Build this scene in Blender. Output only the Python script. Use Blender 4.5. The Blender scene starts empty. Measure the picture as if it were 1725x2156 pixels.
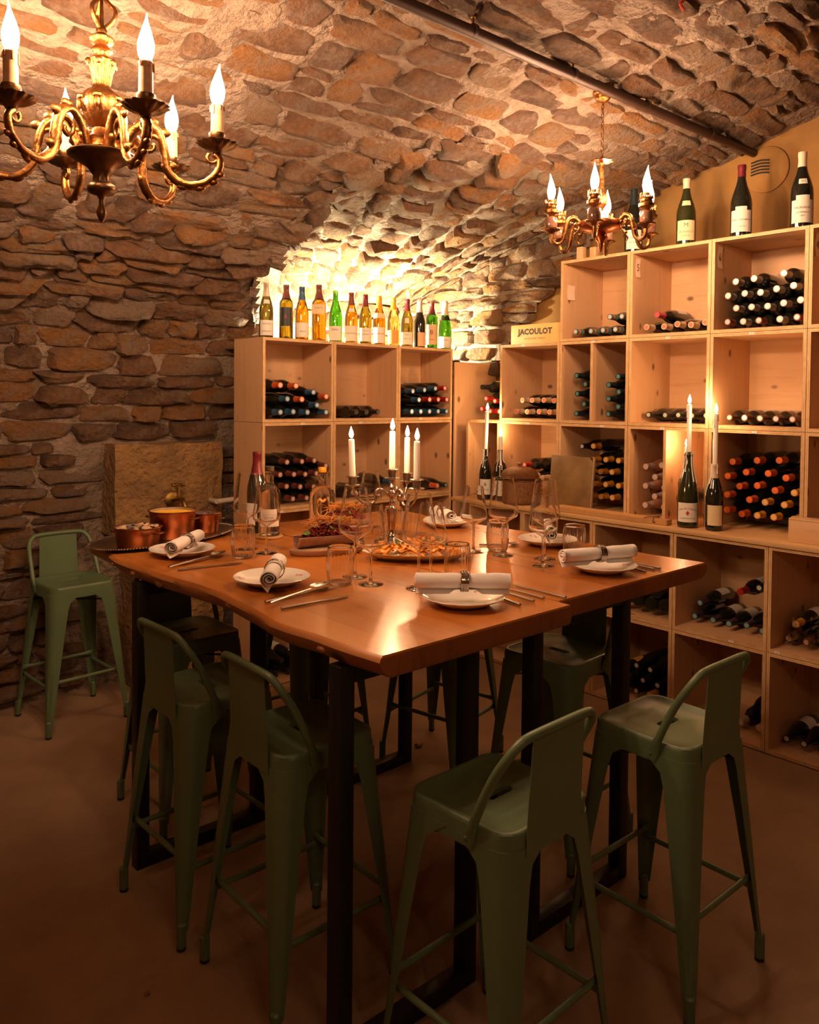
import bpy, bmesh, math, random
from mathutils import Vector, Matrix, noise
random.seed(7)
S = bpy.context.scene
COL = S.collection
PI = math.pi

# ---------------------------------------------------------------- camera, world, exposure
cam_d = bpy.data.cameras.new('camera'); cam = bpy.data.objects.new('camera', cam_d); COL.objects.link(cam)
RX = Vector((0.74288448, -0.66935198, 0.00951709)); UP = Vector((0.01037554, 0.02572824, 0.99961513)); FW = Vector((0.66933923, 0.74249982, -0.026058))
CAMP = Vector((0, 0, 1.6)); FOC = 1695.77; CY = 879.03
cam.matrix_world = Matrix(((RX.x, UP.x, -FW.x, 0), (RX.y, UP.y, -FW.y, 0), (RX.z, UP.z, -FW.z, 1.6), (0, 0, 0, 1)))
cam_d.sensor_fit = 'HORIZONTAL'; cam_d.sensor_width = 36; cam_d.lens = FOC / 1725 * 36
cam_d.shift_y = -(1078 - CY) / 1725; cam_d.clip_start = .05; cam_d.clip_end = 60
S.camera = cam
w = bpy.data.worlds.new('world'); S.world = w; w.use_nodes = True
w.node_tree.nodes['Background'].inputs[0].default_value = (0, 0, 0, 1)
S.view_settings.view_transform = 'Standard'; S.view_settings.look = 'None'
S.view_settings.exposure = 0.2; S.view_settings.gamma = 1; S.view_settings.use_curve_mapping = False
try:
    c = S.cycles
    c.use_denoising = True; c.max_bounces = 18; c.transparent_max_bounces = 24; c.transmission_bounces = 18; c.glossy_bounces = 5; c.diffuse_bounces = 4
    c.sample_clamp_indirect = 3.0; c.caustics_reflective = False; c.caustics_refractive = True; c.blur_glossy = 1.0
except Exception: pass
# strengths of the lamps (radiance of their glowing glass)
BULB_E = 800.0; BULB2_E = 480.0; FLAME_E = 620.0; SPOT_W = 150.0; REAR_E = 225.0
WARM = (1.0, .59, .34); FLAMEC = (1.0, .55, .26); SPOTC = (1.0, .85, .52)

def face(x, y): return math.atan2(-y, -x) + PI / 2      # turn a label towards the table side of the room
def inframe(p, m=0):
    d = p - CAMP; z = d.dot(FW)
    if z < .05: return False
    x = 862.5 + FOC * d.dot(RX) / z; y = CY - FOC * d.dot(UP) / z
    return -m < x < 1725 + m and -m < y < 2156 + m

# ---------------------------------------------------------------- materials
def nd(nt, t, **kw):
    n = nt.nodes.new(t)
    for k, v in kw.items(): setattr(n, k, v)
    return n
def newmat(name):
    m = bpy.data.materials.new(name); m.use_nodes = True; nt = m.node_tree
    return m, nt, nt.nodes['Principled BSDF']
def link(nt, a, b): nt.links.new(a, b)
def coords(nt, scale=(1, 1, 1), rnd=True):
    tc = nd(nt, 'ShaderNodeTexCoord'); mp = nd(nt, 'ShaderNodeMapping'); mp.inputs['Scale'].default_value = scale
    link(nt, tc.outputs['Object'], mp.inputs['Vector'])
    if rnd:
        oi = nd(nt, 'ShaderNodeObjectInfo'); ml = nd(nt, 'ShaderNodeMath', operation='MULTIPLY'); ml.inputs[1].default_value = 37
        link(nt, oi.outputs['Random'], ml.inputs[0]); link(nt, ml.outputs[0], mp.inputs['Location'])
    return mp.outputs[0]
def noisetex(nt, vec, sc, det=4, rough=.55):
    n = nd(nt, 'ShaderNodeTexNoise'); n.inputs['Scale'].default_value = sc; n.inputs['Detail'].default_value = det; n.inputs['Roughness'].default_value = rough
    link(nt, vec, n.inputs['Vector']); return n.outputs['Fac']
def ramp(nt, fac, stops):
    r = nd(nt, 'ShaderNodeValToRGB'); e = r.color_ramp.elements
    while len(e) < len(stops): e.new(.5)
    for i, (p, c) in enumerate(stops):
        e[i].position = p; e[i].color = (*c, 1)
    link(nt, fac, r.inputs[0]); return r.outputs[0]
def mix(nt, fac, a, b, mode='MIX'):
    m = nd(nt, 'ShaderNodeMix', data_type='RGBA', blend_type=mode)
    for s, v in ((m.inputs[0], fac), (m.inputs[6], a), (m.inputs[7], b)):
        if hasattr(v, 'is_linked'): link(nt, v, s)
        else: s.default_value = v if not isinstance(v, tuple) else (*v, 1)
    return m.outputs[2]
def bump(nt, bs, h, st, dist=.01):
    b = nd(nt, 'ShaderNodeBump'); b.inputs['Strength'].default_value = st; b.inputs['Distance'].default_value = dist
    link(nt, h, b.inputs['Height']); link(nt, b.outputs[0], bs.inputs['Normal'])
def plain(name, col, rough=.5, metal=0.0, var=.0, vs=8, bs=0, bst=.2, bd=.01, coat=0, col2=None, scale=(1, 1, 1), rvar=0):
    m, nt, b = newmat(name)
    b.inputs['Base Color'].default_value = (*col, 1); b.inputs['Roughness'].default_value = rough; b.inputs['Metallic'].default_value = metal
    if coat: b.inputs['Coat Weight'].default_value = coat; b.inputs['Coat Roughness'].default_value = .1
    v = coords(nt, scale)
    if var or col2:
        c2 = col2 or tuple(x * (1 - var) for x in col)
        link(nt, ramp(nt, noisetex(nt, v, vs), [(.3, col), (.7, c2)]), b.inputs['Base Color'])
    if rvar:
        r = nd(nt, 'ShaderNodeMapRange'); r.inputs[3].default_value = max(0, rough - rvar); r.inputs[4].default_value = rough + rvar
        link(nt, noisetex(nt, v, vs * 2), r.inputs[0]); link(nt, r.outputs[0], b.inputs['Roughness'])
    if bs: bump(nt, b, noisetex(nt, v, bs, 6), bst, bd)
    return m
def wood(name, c1, c2, c3, scale=(14, 14, 1.2), rough=.55, knots=True, coat=0, bst=.06, kscale=9, boards=0):
    m, nt, b = newmat(name)
    v = coords(nt, scale); v1 = coords(nt, (1, 1, 1))
    n = noisetex(nt, v, 2.2, 5, .6)
    col = ramp(nt, n, [(.25, c1), (.5, c2), (.75, c3)])
    big = noisetex(nt, v1, 2.5, 2)
    col = mix(nt, .35, col, ramp(nt, big, [(.35, c1), (.65, c3)]))
    if knots:
        vo = nd(nt, 'ShaderNodeTexVoronoi'); vo.inputs['Scale'].default_value = kscale; mp = coords(nt, tuple(.6 + .4 * min(1, s / max(scale)) for s in scale)); link(nt, mp, vo.inputs['Vector'])
        k = ramp(nt, vo.outputs['Distance'], [(.07, (.95, .95, .95)), (.15, (0, 0, 0))])
        dk = tuple(x * .28 for x in c3)
        col = mix(nt, k, col, dk)
    if boards:      # glued-up boards running along Y: each its own tone
        tc = nd(nt, 'ShaderNodeTexCoord'); sp = nd(nt, 'ShaderNodeSeparateXYZ'); link(nt, tc.outputs['Object'], sp.inputs[0])
        dv = nd(nt, 'ShaderNodeMath', operation='DIVIDE'); dv.inputs[1].default_value = boards; link(nt, sp.outputs[0], dv.inputs[0])
        fl = nd(nt, 'ShaderNodeMath', operation='FLOOR'); link(nt, dv.outputs[0], fl.inputs[0]); wn = nd(nt, 'ShaderNodeTexWhiteNoise', noise_dimensions='1D'); link(nt, fl.outputs[0], wn.inputs['W'])
        col = mix(nt, 1.0, col, ramp(nt, wn.outputs['Value'], [(0, (.72, .66, .62)), (1, (1.15, 1.2, 1.25))]), 'MULTIPLY')
    link(nt, col, b.inputs['Base Color']); b.inputs['Roughness'].default_value = rough
    if coat: b.inputs['Coat Weight'].default_value = coat; b.inputs['Coat Roughness'].default_value = .18
    bump(nt, b, n, bst, .004)
    return m
def emis(name, col, e):
    m = bpy.data.materials.new(name); m.use_nodes = True; nt = m.node_tree; nt.nodes.remove(nt.nodes['Principled BSDF'])
    n = nd(nt, 'ShaderNodeEmission'); n.inputs[0].default_value = (*col, 1); n.inputs[1].default_value = e
    link(nt, n.outputs[0], nt.nodes['Material Output'].inputs[0]); return m
def thinglass(name, tint=(1, 1, 1), edge=.55):
    m = bpy.data.materials.new(name); m.use_nodes = True; nt = m.node_tree; nt.nodes.remove(nt.nodes['Principled BSDF'])
    t = nd(nt, 'ShaderNodeBsdfTransparent'); g = nd(nt, 'ShaderNodeBsdfGlossy'); g.inputs['Roughness'].default_value = .015; g.inputs[0].default_value = (1, 1, 1, 1)
    lw = nd(nt, 'ShaderNodeLayerWeight'); lw.inputs[0].default_value = .5
    r = ramp(nt, lw.outputs['Facing'], [(0, tint), (.72, tuple(x * .93 for x in tint)), (1, tuple(x * edge for x in tint))]); link(nt, r, t.inputs[0])
    f = ramp(nt, lw.outputs['Facing'], [(0, (.05,) * 3), (.5, (.08,) * 3), (.8, (.26,) * 3), (1, (.95,) * 3)])
    mx = nd(nt, 'ShaderNodeMixShader'); link(nt, f, mx.inputs[0]); link(nt, t.outputs[0], mx.inputs[1]); link(nt, g.outputs[0], mx.inputs[2])
    link(nt, mx.outputs[0], nt.nodes['Material Output'].inputs[0]); return m
def glass(name, col, rough=.02):
    m, nt, b = newmat(name)
    b.inputs['Base Color'].default_value = (*col, 1); b.inputs['Roughness'].default_value = rough; b.inputs['Transmission Weight'].default_value = 1; b.inputs['IOR'].default_value = 1.45
    return m
def halfglass(name, col):
    m, nt, b = newmat(name)
    b.inputs['Base Color'].default_value = (*col, 1); b.inputs['Roughness'].default_value = 0; b.inputs['Transmission Weight'].default_value = 1; b.inputs['IOR'].default_value = 1.47
    t = nd(nt, 'ShaderNodeBsdfTransparent'); mx = nd(nt, 'ShaderNodeMixShader'); mx.inputs[0].default_value = 1.0
    link(nt, t.outputs[0], mx.inputs[1]); link(nt, b.outputs[0], mx.inputs[2]); link(nt, mx.outputs[0], nt.nodes['Material Output'].inputs[0]); return m
def ply(name, axis):
    m, nt, b = newmat(name)
    tc = nd(nt, 'ShaderNodeTexCoord'); sp = nd(nt, 'ShaderNodeSeparateXYZ'); link(nt, tc.outputs['Object'], sp.inputs[0])
    a = nd(nt, 'ShaderNodeMath', operation='MULTIPLY'); a.inputs[1].default_value = 2 * PI / .0072; link(nt, sp.outputs[axis], a.inputs[0])
    s = nd(nt, 'ShaderNodeMath', operation='SINE'); link(nt, a.outputs[0], s.inputs[0])
    v = coords(nt, (9, 9, 9)); n = noisetex(nt, v, 3, 3)
    ad = nd(nt, 'ShaderNodeMath', operation='MULTIPLY_ADD'); ad.inputs[1].default_value = .5; link(nt, s.outputs[0], ad.inputs[0]); link(nt, n, ad.inputs[2])
    link(nt, ramp(nt, ad.outputs[0], [(.05, (.34, .17, .07)), (.45, (.62, .38, .17)), (.8, (.74, .50, .25))]), b.inputs['Base Color'])
    b.inputs['Roughness'].default_value = .6
    return m

def stone_mat(name, stops, scale=5):
    m, nt, b = newmat(name)
    at = nd(nt, 'ShaderNodeAttribute', attribute_name='rnd')
    v = coords(nt, (1, 1, 1), False)
    n1 = noisetex(nt, v, scale, 5, .6); n2 = noisetex(nt, v, 42, 7, .72); n3 = noisetex(nt, v, 11, 5, .6)
    ad = nd(nt, 'ShaderNodeMath', operation='MULTIPLY_ADD'); ad.inputs[1].default_value = .55; link(nt, n1, ad.inputs[0])
    ml = nd(nt, 'ShaderNodeMath', operation='MULTIPLY_ADD'); ml.inputs[1].default_value = .62; ml.inputs[2].default_value = -.08; link(nt, at.outputs['Fac'], ml.inputs[0]); link(nt, ml.outputs[0], ad.inputs[2])
    col = ramp(nt, ad.outputs[0], stops)
    col = mix(nt, .55, col, ramp(nt, n2, [(.3, (.45, .42, .4)), (.6, (1, 1, 1)), (.8, (1.25, 1.2, 1.1))]), 'MULTIPLY')
    gray = ramp(nt, n3, [(.52, (0, 0, 0)), (.68, (1, 1, 1))]); col = mix(nt, mix(nt, .6, (0, 0, 0), gray), col, (.27, .205, .16))
    link(nt, col, b.inputs['Base Color']); b.inputs['Roughness'].default_value = .88
    hs = nd(nt, 'ShaderNodeMath', operation='ADD'); link(nt, n2, hs.inputs[0]); link(nt, n3, hs.inputs[1])
    bump(nt, b, hs.outputs[0], 1.0, .045)
    return m

MAT = {}
MAT['stone'] = stone_mat('rubble_stone', [(.12, (.09, .055, .036)), (.32, (.25, .118, .05)), (.45, (.18, .105, .068)), (.6, (.36, .16, .043)), (.72, (.29, .165, .08)), (.88, (.31, .215, .15))])
MAT['mortar'] = plain('lime_mortar', (.31, .235, .18), .92, col2=(.17, .115, .075), vs=7, bs=24, bst=1.0, bd=.05)
MAT['plaster'] = plain('ochre_plaster', (.32, .165, .04), .85, col2=(.21, .105, .028), vs=3.5, bs=18, bst=.25)
MAT['floor'] = plain('brown_concrete', (.34, .215, .125), .72, col2=(.25, .15, .085), vs=3, bs=120, bst=.25, rvar=.12)
MAT['slab'] = plain('ochre_stone_block', (.36, .20, .07), .88, col2=(.20, .115, .05), vs=9, bs=26, bst=1.0, bd=.05)
P1 = ((.60, .36, .185), (.66, .415, .225), (.54, .30, .145))
MAT['pine_v'] = wood('pine_upright_grain', *P1, scale=(16, 16, 1.2))
MAT['pine_h'] = wood('pine_level_grain', *P1, scale=(16, 1.2, 16))
MAT['pine_x'] = wood('pine_cross_grain', *P1, scale=(1.2, 16, 16))
MAT['counter'] = wood('counter_wood', (.60, .36, .16), (.66, .41, .19), (.52, .29, .12), scale=(16, 1.2, 16), knots=False)
MAT['board'] = wood('board_wood', (.50, .26, .095), (.56, .31, .12), (.42, .21, .075), scale=(14, 1.2, 14), knots=False)
MAT['box_wood'] = wood('box_wood', (.72, .43, .14), (.78, .48, .17), (.62, .35, .11), scale=(14, 1.2, 14), knots=False)
MAT['table'] = wood('cherry_slab', (.46, .15, .025), (.54, .195, .036), (.34, .095, .014), scale=(9, .7, 9), rough=.27, kscale=3.2, coat=.25, bst=.03, boards=.175)
MAT['shaded_endgrain'] = wood('shaded_slab_end_grain', (.27, .070, .016), (.33, .095, .022), (.17, .045, .012), scale=(20, 3, 3), rough=.4, knots=False, bst=.2, boards=.175)  # reddish end grain, its colour also darkened for shade on the slab ends
MAT['bark'] = wood('bark_edge_wood', (.46, .17, .042), (.53, .22, .06), (.30, .095, .022), scale=(5, 1.0, 5), rough=.4, kscale=6, coat=.2, bst=.2)
for i, a in enumerate('xyz'): MAT['ply_' + a] = ply('plywood_edge_' + a, i)
MAT['green'] = plain('green_paint', (.12, .18, .09), .42, var=.12, vs=5, rvar=.06)
MAT['rubber'] = plain('black_rubber', (.012, .012, .012), .6)
MAT['steel'] = plain('raw_black_steel', (.035, .028, .026), .42, .6, var=.4, vs=6, scale=(8, 8, 1), rvar=.12)
MAT['brass'] = plain('aged_brass', (.38, .165, .045), .36, 1.0, col2=(.11, .045, .014), vs=26, bs=60, bst=.3)
MAT['darkbrass'] = plain('dark_brass', (.22, .12, .05), .38, 1.0, col2=(.09, .05, .025), vs=25)
MAT['marble'] = plain('brown_marble', (.09, .035, .02), .18, col2=(.22, .11, .07), vs=30)
MAT['sleeve'] = plain('ivory_sleeve', (.70, .42, .22), .55, col2=(.55, .28, .12), vs=30)
MAT['drip'] = plain('dark_wax_drip', (.30, .12, .04), .45)
MAT['silver'] = plain('silver_plate', (.62, .56, .50), .22, 1.0, col2=(.34, .28, .24), vs=28)
MAT['cutlery'] = plain('cutlery_steel', (.58, .52, .46), .25, 1.0)
MAT['copper'] = plain('hammered_copper', (.66, .23, .09), .28, 1.0, col2=(.42, .13, .05), vs=10, bs=30, bst=.1)
MAT['tin'] = plain('tin_lining', (.42, .36, .31), .4, .8)
MAT['traymetal'] = plain('tray_metal', (.40, .33, .26), .32, 1.0, col2=(.2, .15, .11), vs=12)
MAT['candle'] = plain('white_wax', (.84, .78, .70), .5)
MAT['candle'].node_tree.nodes['Principled BSDF'].inputs['Subsurface Weight'].default_value = .35
MAT['candle'].node_tree.nodes['Principled BSDF'].inputs['Subsurface Radius'].default_value = (.02, .012, .006)
MAT['wick'] = plain('wick', (.02, .015, .01), .9)
MAT['napkin'] = plain('white_linen', (.88, .83, .79), .85, var=.05, vs=14, bs=240, bst=.12)
MAT['china'] = plain('white_china', (.80, .76, .71), .18, coat=.4)
MAT['flower'] = plain('faint_pink_print', (.62, .33, .33), .25)
MAT['gilt'] = plain('gilt_rim', (.55, .34, .12), .35, .7)
MAT['bottle'] = plain('dark_bottle_glass', (.010, .011, .008), .09, coat=.5)
MAT['bottle_green'] = plain('olive_bottle_glass', (.022, .026, .008), .09, coat=.5)
MAT['rose'] = plain('rose_wine_bottle', (.42, .20, .11), .12, coat=.5)
MAT['g_olive'] = glass('olive_glass', (.52, .43, .10)); MAT['g_amber'] = glass('amber_glass', (.66, .43, .08)); MAT['g_green'] = glass('green_glass', (.22, .52, .09)); MAT['g_dark'] = glass('dark_glass', (.34, .29, .12)); MAT['g_clear'] = glass('clear_bottle_glass', (.98, .97, .95))
MAT['g_yellow'] = glass('pale_yellow_glass', (.93, .82, .42))
MAT['glass'] = halfglass('wine_glass', (1, 1, 1)); MAT['glass_solid'] = halfglass('glass_stem', (.99, .99, .985))
MAT['water'] = thinglass('water', (.93, .93, .92), .6)
MAT['tag'] = plain('paper_tag', (.80, .60, .43), .8); MAT['paper'] = plain('label_paper', (.78, .72, .63), .7, var=.08, vs=6)
MAT['cream'] = plain('cream_label', (.78, .62, .38), .7, var=.1, vs=6)
MAT['tan'] = plain('tan_label', (.66, .42, .24), .7)
MAT['orangelabel'] = plain('orange_label', (.75, .33, .08), .6)
MAT['ink'] = plain('dark_ink', (.06, .045, .04), .7); MAT['redink'] = plain('red_ink', (.42, .05, .04), .7); MAT['brownink'] = plain('brown_ink', (.16, .07, .03), .7)
MAT['blacklabel'] = plain('black_label', (.02, .02, .025), .5)
MAT['cork'] = plain('cork', (.50, .30, .15), .8, var=.3, vs=60)
MAT['rattan'] = plain('rattan', (.25, .105, .033), .6, col2=(.13, .05, .016), vs=60, bs=90, bst=.5)
MAT['leather'] = plain('tan_leather', (.25, .15, .055), .55, col2=(.14, .075, .026), vs=9, bs=40, bst=.1)
MAT['page'] = plain('page_paper', (.6, .5, .4), .8)
MAT['pipe'] = plain('dark_iron_pipe', (.055, .026, .018), .45, .4, var=.4, vs=5)
MAT['bone'] = plain('bone', (.50, .33, .22), .5, col2=(.26, .12, .08), vs=16, bs=30, bst=.4)
MAT['darkbone'] = plain('bone_marrow', (.16, .06, .035), .4, var=.4, vs=20)
MAT['rustic'] = wood('rustic_slice', (.40, .22, .11), (.48, .29, .16), (.17, .075, .04), scale=(3, 9, 3), knots=False, bst=.3)
MAT['tartare'] = plain('red_tartare', (.22, .018, .014), .28, var=.4, vs=30)
MAT['straw'] = plain('fried_potato_straw', (.62, .24, .04), .45, var=.3, vs=20)
MAT['herb'] = plain('green_herb', (.12, .24, .025), .5, var=.3, vs=30)
MAT['darkherb'] = plain('dark_herb', (.07, .10, .03), .5, var=.3, vs=30)
MAT['carrot'] = plain('orange_carrot', (.86, .30, .012), .4, var=.25, vs=25)
MAT['puree'] = plain('yellow_puree', (.82, .44, .03), .4, bs=30, bst=.3)
MAT['crisp'] = plain('golden_crisp', (.60, .40, .22), .5, var=.4, vs=20)
MAT['plastic'] = thinglass('cellophane', (.9, .88, .84), .5)
MAT['white_paint'] = plain('white_paint', (.55, .47, .39), .6)
MAT['verdigris'] = plain('brass_tap', (.40, .25, .07), .35, 1.0, var=.4, vs=20)
MAT['bulb'] = emis('bulb_glow', WARM, BULB_E); MAT['bulb2'] = emis('small_bulb_glow', WARM, BULB2_E); MAT['rear'] = emis('rear_bulb_glow', WARM, REAR_E)
MAT['flame'] = emis('candle_flame', FLAMEC, FLAME_E)
CAPC = {'o': (.62, .12, .03), 'o2': (.66, .12, .02), 'b': (.03, .10, .20), 'r': (.42, .025, .02), 'r2': (.4, .02, .02), 'k': (.018, .016, .015), 'n': (.17, .045, .03), 'c': (.62, .47, .32), 'cr': (.66, .48, .32), 'p': (.45, .06, .08), 's': (.40, .34, .30), 'sr': (.24, .07, .06), 't': (.02, .03, .035), 'kg': (.02, .018, .016), 'kr': (.09, .03, .02), 'y': (.66, .30, .03), 'u': (.05, .03, .07), 'v': (.52, .38, .33), 'g': (.02, .03, .02), 'w': (.15, .014, .022), 'ob': (.10, .16, .19), 'kw': (.015, .015, .015), 'kL': (.015, .015, .015), 'B': (.015, .015, .015), 'ivory': (.75, .62, .45)}
ENDC = {'o': (.75, .55, .5), 'b': (.45, .55, .60), 'r': (.7, .5, .5), 'n': (.62, .42, .38), 'c': (.7, .55, .4), 'cr': (.66, .2, .12), 'p': (.5, .1, .12), 's': (.75, .70, .66), 'sr': (.7, .6, .58), 't': (.10, .28, .27), 'kg': (.4, .5, .38), 'kr': (.75, .45, .45), 'y': (.75, .5, .25), 'u': (.16, .42, .38), 'v': (.62, .48, .44), 'g': (.25, .5, .3), 'ob': (.6, .6, .58), 'kw': (.6, .62, .58), 'o2': (.7, .16, .03), 'k': (.03, .03, .03)}
CAPN = {'o': 'orange', 'o2': 'orange', 'b': 'blue', 'r': 'red', 'r2': 'red', 'k': 'black', 'n': 'brown', 'c': 'cream', 'cr': 'cream', 'p': 'pink', 's': 'silver', 'sr': 'dark red', 't': 'teal', 'kg': 'black', 'kr': 'brown', 'y': 'yellow', 'u': 'purple', 'v': 'pale pink', 'g': 'green', 'w': 'wine red', 'ob': 'orange and grey', 'kw': 'black', 'kL': 'black', 'B': 'black'}
for k, v in CAPC.items():
    MAT['cap_' + k] = plain('capsule_' + CAPN.get(k, k).replace(' ', '_'), v, .35, .15)
    MAT['end_' + k] = plain('capsule_top_' + CAPN.get(k, k).replace(' ', '_'), ENDC.get(k, v), .4, .2)
MAT['cap_band'] = plain('capsule_orange_band', (.66, .26, .03), .4)

# ---------------------------------------------------------------- mesh helpers
class MB:
    def __init__(s): s.v = []; s.f = []; s.m = []; s.sm = []
    def add(s, vs, fs, m=0, mat=None):
        o = len(s.v)
        s.v += [tuple(mat @ Vector(p)) for p in vs] if mat is not None else [tuple(p) for p in vs]
        for i, f in enumerate(fs):
            s.f.append(tuple(o + k for k in f)); s.m.append(m if isinstance(m, int) else m[i])
        return s
    def box(s, x0, x1, y0, y1, z0, z1, m=0, mat=None):
        return s.add([(x0, y0, z0), (x1, y0, z0), (x1, y1, z0), (x0, y1, z0), (x0, y0, z1), (x1, y0, z1), (x1, y1, z1), (x0, y1, z1)],
                     [(3, 2, 1, 0), (4, 5, 6, 7), (0, 1, 5, 4), (1, 2, 6, 5), (2, 3, 7, 6), (3, 0, 4, 7)], m, mat)
    def rbox(s, x0, x1, y0, y1, z0, z1, r=.004, m=0, mat=None):   # box with chamfered edges
        bm = bmesh.new(); bmesh.ops.create_cube(bm, size=1)
        for v in bm.verts: v.co = Vector(((x0 + x1) / 2 + v.co.x * (x1 - x0), (y0 + y1) / 2 + v.co.y * (y1 - y0), (z0 + z1) / 2 + v.co.z * (z1 - z0)))
        bmesh.ops.bevel(bm, geom=list(bm.edges), offset=r, segments=2, affect='EDGES', profile=.5)
        bm.verts.index_update(); s.add([v.co[:] for v in bm.verts], [[v.index for v in f.verts] for f in bm.faces], m, mat); bm.free(); return s
    def lathe(s, prof, n=24, m=0, mat=None, rf=None, cap0=True, cap1=True, ang=2 * PI):
        vs = []; fs = []; ms = []; full = abs(ang - 2 * PI) < 1e-6; N = n if full else n + 1
        for j, p in enumerate(prof):
            for i in range(N):
                a = ang * i / n; r = p[0] if rf is None else rf(a, p[0], p[1]); vs.append((r * math.cos(a), r * math.sin(a), p[1]))
        for j in range(len(prof) - 1):
            for i in range(n):
                k = (i + 1) % N; fs.append((j * N + i, j * N + k, (j + 1) * N + k, (j + 1) * N + i)); ms.append(m if isinstance(m, int) else m[j])
        if full and cap0 and prof[0][0] > 1e-5: fs.append(tuple(reversed(range(N)))); ms.append(ms[0])
        if full and cap1 and prof[-1][0] > 1e-5: fs.append(tuple((len(prof) - 1) * N + i for i in range(N))); ms.append(ms[-1] if isinstance(m, int) else m[-1])
        return s.add(vs, fs, ms, mat)
    def tube(s, pts, r, n=8, m=0, closed=False, caps=True, mat=None, flat=None):
        P = [Vector(p) for p in pts]; R = r if isinstance(r, list) else [r] * len(P); L = len(P)
        T = []
        for i in range(L):
            a = P[(i - 1) % L] if closed or i else P[0]; b = P[(i + 1) % L] if closed or i < L - 1 else P[-1]
            T.append((b - a).normalized() if (b - a).length > 1e-9 else Vector((0, 0, 1)))
        u = T[0].orthogonal().normalized(); vs = []
        if flat is not None:
            u = Vector(flat); u = (u - T[0] * u.dot(T[0])).normalized()
        for i in range(L):
            u = (u - T[i] * u.dot(T[i])); u = u.normalized() if u.length > 1e-6 else T[i].orthogonal().normalized(); w_ = T[i].cross(u)
            ra, rb = R[i] if isinstance(R[i], tuple) else (R[i], R[i])
            for k in range(n):
                a = 2 * PI * k / n; vs.append(tuple(P[i] + u * math.cos(a) * ra + w_ * math.sin(a) * rb))
        fs = []
        for i in range(L if closed else L - 1):
            j = (i + 1) % L
            for k in range(n): fs.append((i * n + k, i * n + (k + 1) % n, j * n + (k + 1) % n, j * n + k))
        if caps and not closed: fs.append(tuple(reversed(range(n)))); fs.append(tuple((L - 1) * n + k for k in range(n)))
        return s.add(vs, fs, m, mat)
    def sphere(s, c, r, n=10, k=6, m=0, mat=None):
        rr = r if isinstance(r, (tuple, list)) else (r, r, r)
        prof = [(math.sin(PI * j / k), -math.cos(PI * j / k)) for j in range(k + 1)]
        M_ = Matrix.Translation(Vector(c)) @ Matrix.Diagonal((rr[0], rr[1], rr[2], 1)); M_ = mat @ M_ if mat is not None else M_
        return s.lathe(prof, n, m, M_, cap0=False, cap1=False)
    def prism(s, poly, z0, z1, m=0, mat=None):
        n = len(poly)
        return s.add([(x, y, z0) for x, y in poly] + [(x, y, z1) for x, y in poly], [tuple(reversed(range(n))), tuple(range(n, 2 * n))] + [(i, (i + 1) % n, n + (i + 1) % n, n + i) for i in range(n)], m, mat)
    def mesh(s, name, mats, smooth=35):
        me = bpy.data.meshes.new(name); me.from_pydata(s.v, [], s.f); me.validate(); 
        for m in (mats if isinstance(mats, (list, tuple)) else [mats]): me.materials.append(MAT[m] if isinstance(m, str) else m)
        if len(me.polygons) == len(s.m): me.polygons.foreach_set('material_index', s.m)
        if smooth:
            me.shade_smooth()
            try: me.set_sharp_from_angle(angle=math.radians(smooth))
            except Exception: pass
        return me
MESH = {}
def cached(key, fn):
    if key not in MESH: MESH[key] = fn()
    return MESH[key]
def ob(name, me, parent=None, loc=(0, 0, 0), rot=(0, 0, 0), label=None):
    o = bpy.data.objects.new(name, me); COL.objects.link(o); o.location = loc; o.rotation_euler = rot
    if parent is not None: o.parent = parent
    if label: o['label'] = label
    return o
def thing(name, label, cat, loc=(0, 0, 0), rot=(0, 0, 0), group=None, me=None):
    o = ob(name, me, None, loc, rot if isinstance(rot, tuple) else (0, 0, rot)); o['label'] = label; o['category'] = cat
    if group: o['group'] = group
    return o
def struct(name, me, parent=None, label=None):
    o = ob(name, me, parent); o['kind'] = 'structure'
    if label: o['label'] = label
    return o
def smooth_path(pts, k=4, closed=False):
    P = [Vector(p) for p in pts]; out = []; L = len(P)
    for i in range(L if closed else L - 1):
        p0 = P[(i - 1) % L] if closed or i else P[0]; p1 = P[i]; p2 = P[(i + 1) % L]; p3 = P[(i + 2) % L] if closed or i < L - 2 else P[-1]
        for j in range(k):
            t = j / k; out.append(.5 * ((2 * p1) + (p2 - p0) * t + (2 * p0 - 5 * p1 + 4 * p2 - p3) * t * t + (3 * p1 - p0 - 3 * p2 + p3) * t ** 3))
    if not closed: out.append(P[-1])
    return out
def textmesh(body, size, mat, name='lettering', radius=None, bold=0.0, arch=0.0, spacing=1.0):
    """flat lettering in the local XZ plane facing -Y, centred; wrapped round a vertical cylinder of that radius when given"""
    cu = bpy.data.curves.new('t', 'FONT'); cu.body = body; cu.size = size; cu.align_x = 'CENTER'; cu.align_y = 'CENTER'; cu.offset = bold; cu.resolution_u = 2; cu.space_character = spacing
    o = bpy.data.objects.new('t', cu); me = bpy.data.meshes.new_from_object(o); bpy.data.objects.remove(o); bpy.data.curves.remove(cu)
    me.name = name; me.materials.clear(); me.materials.append(MAT[mat])
    for v in me.vertices:
        x, z = v.co.x, v.co.y
        if arch: z += -arch * x * x
        if radius: a = x / radius; v.co = (radius * math.sin(a), -radius * math.cos(a), z)
        else: v.co = (x, 0, z)
    return me
ORD = ['', 'second', 'third', 'fourth', 'fifth', 'sixth', 'seventh', 'eighth', 'ninth', 'tenth', 'eleventh', 'twelfth', 'thirteenth']
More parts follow.
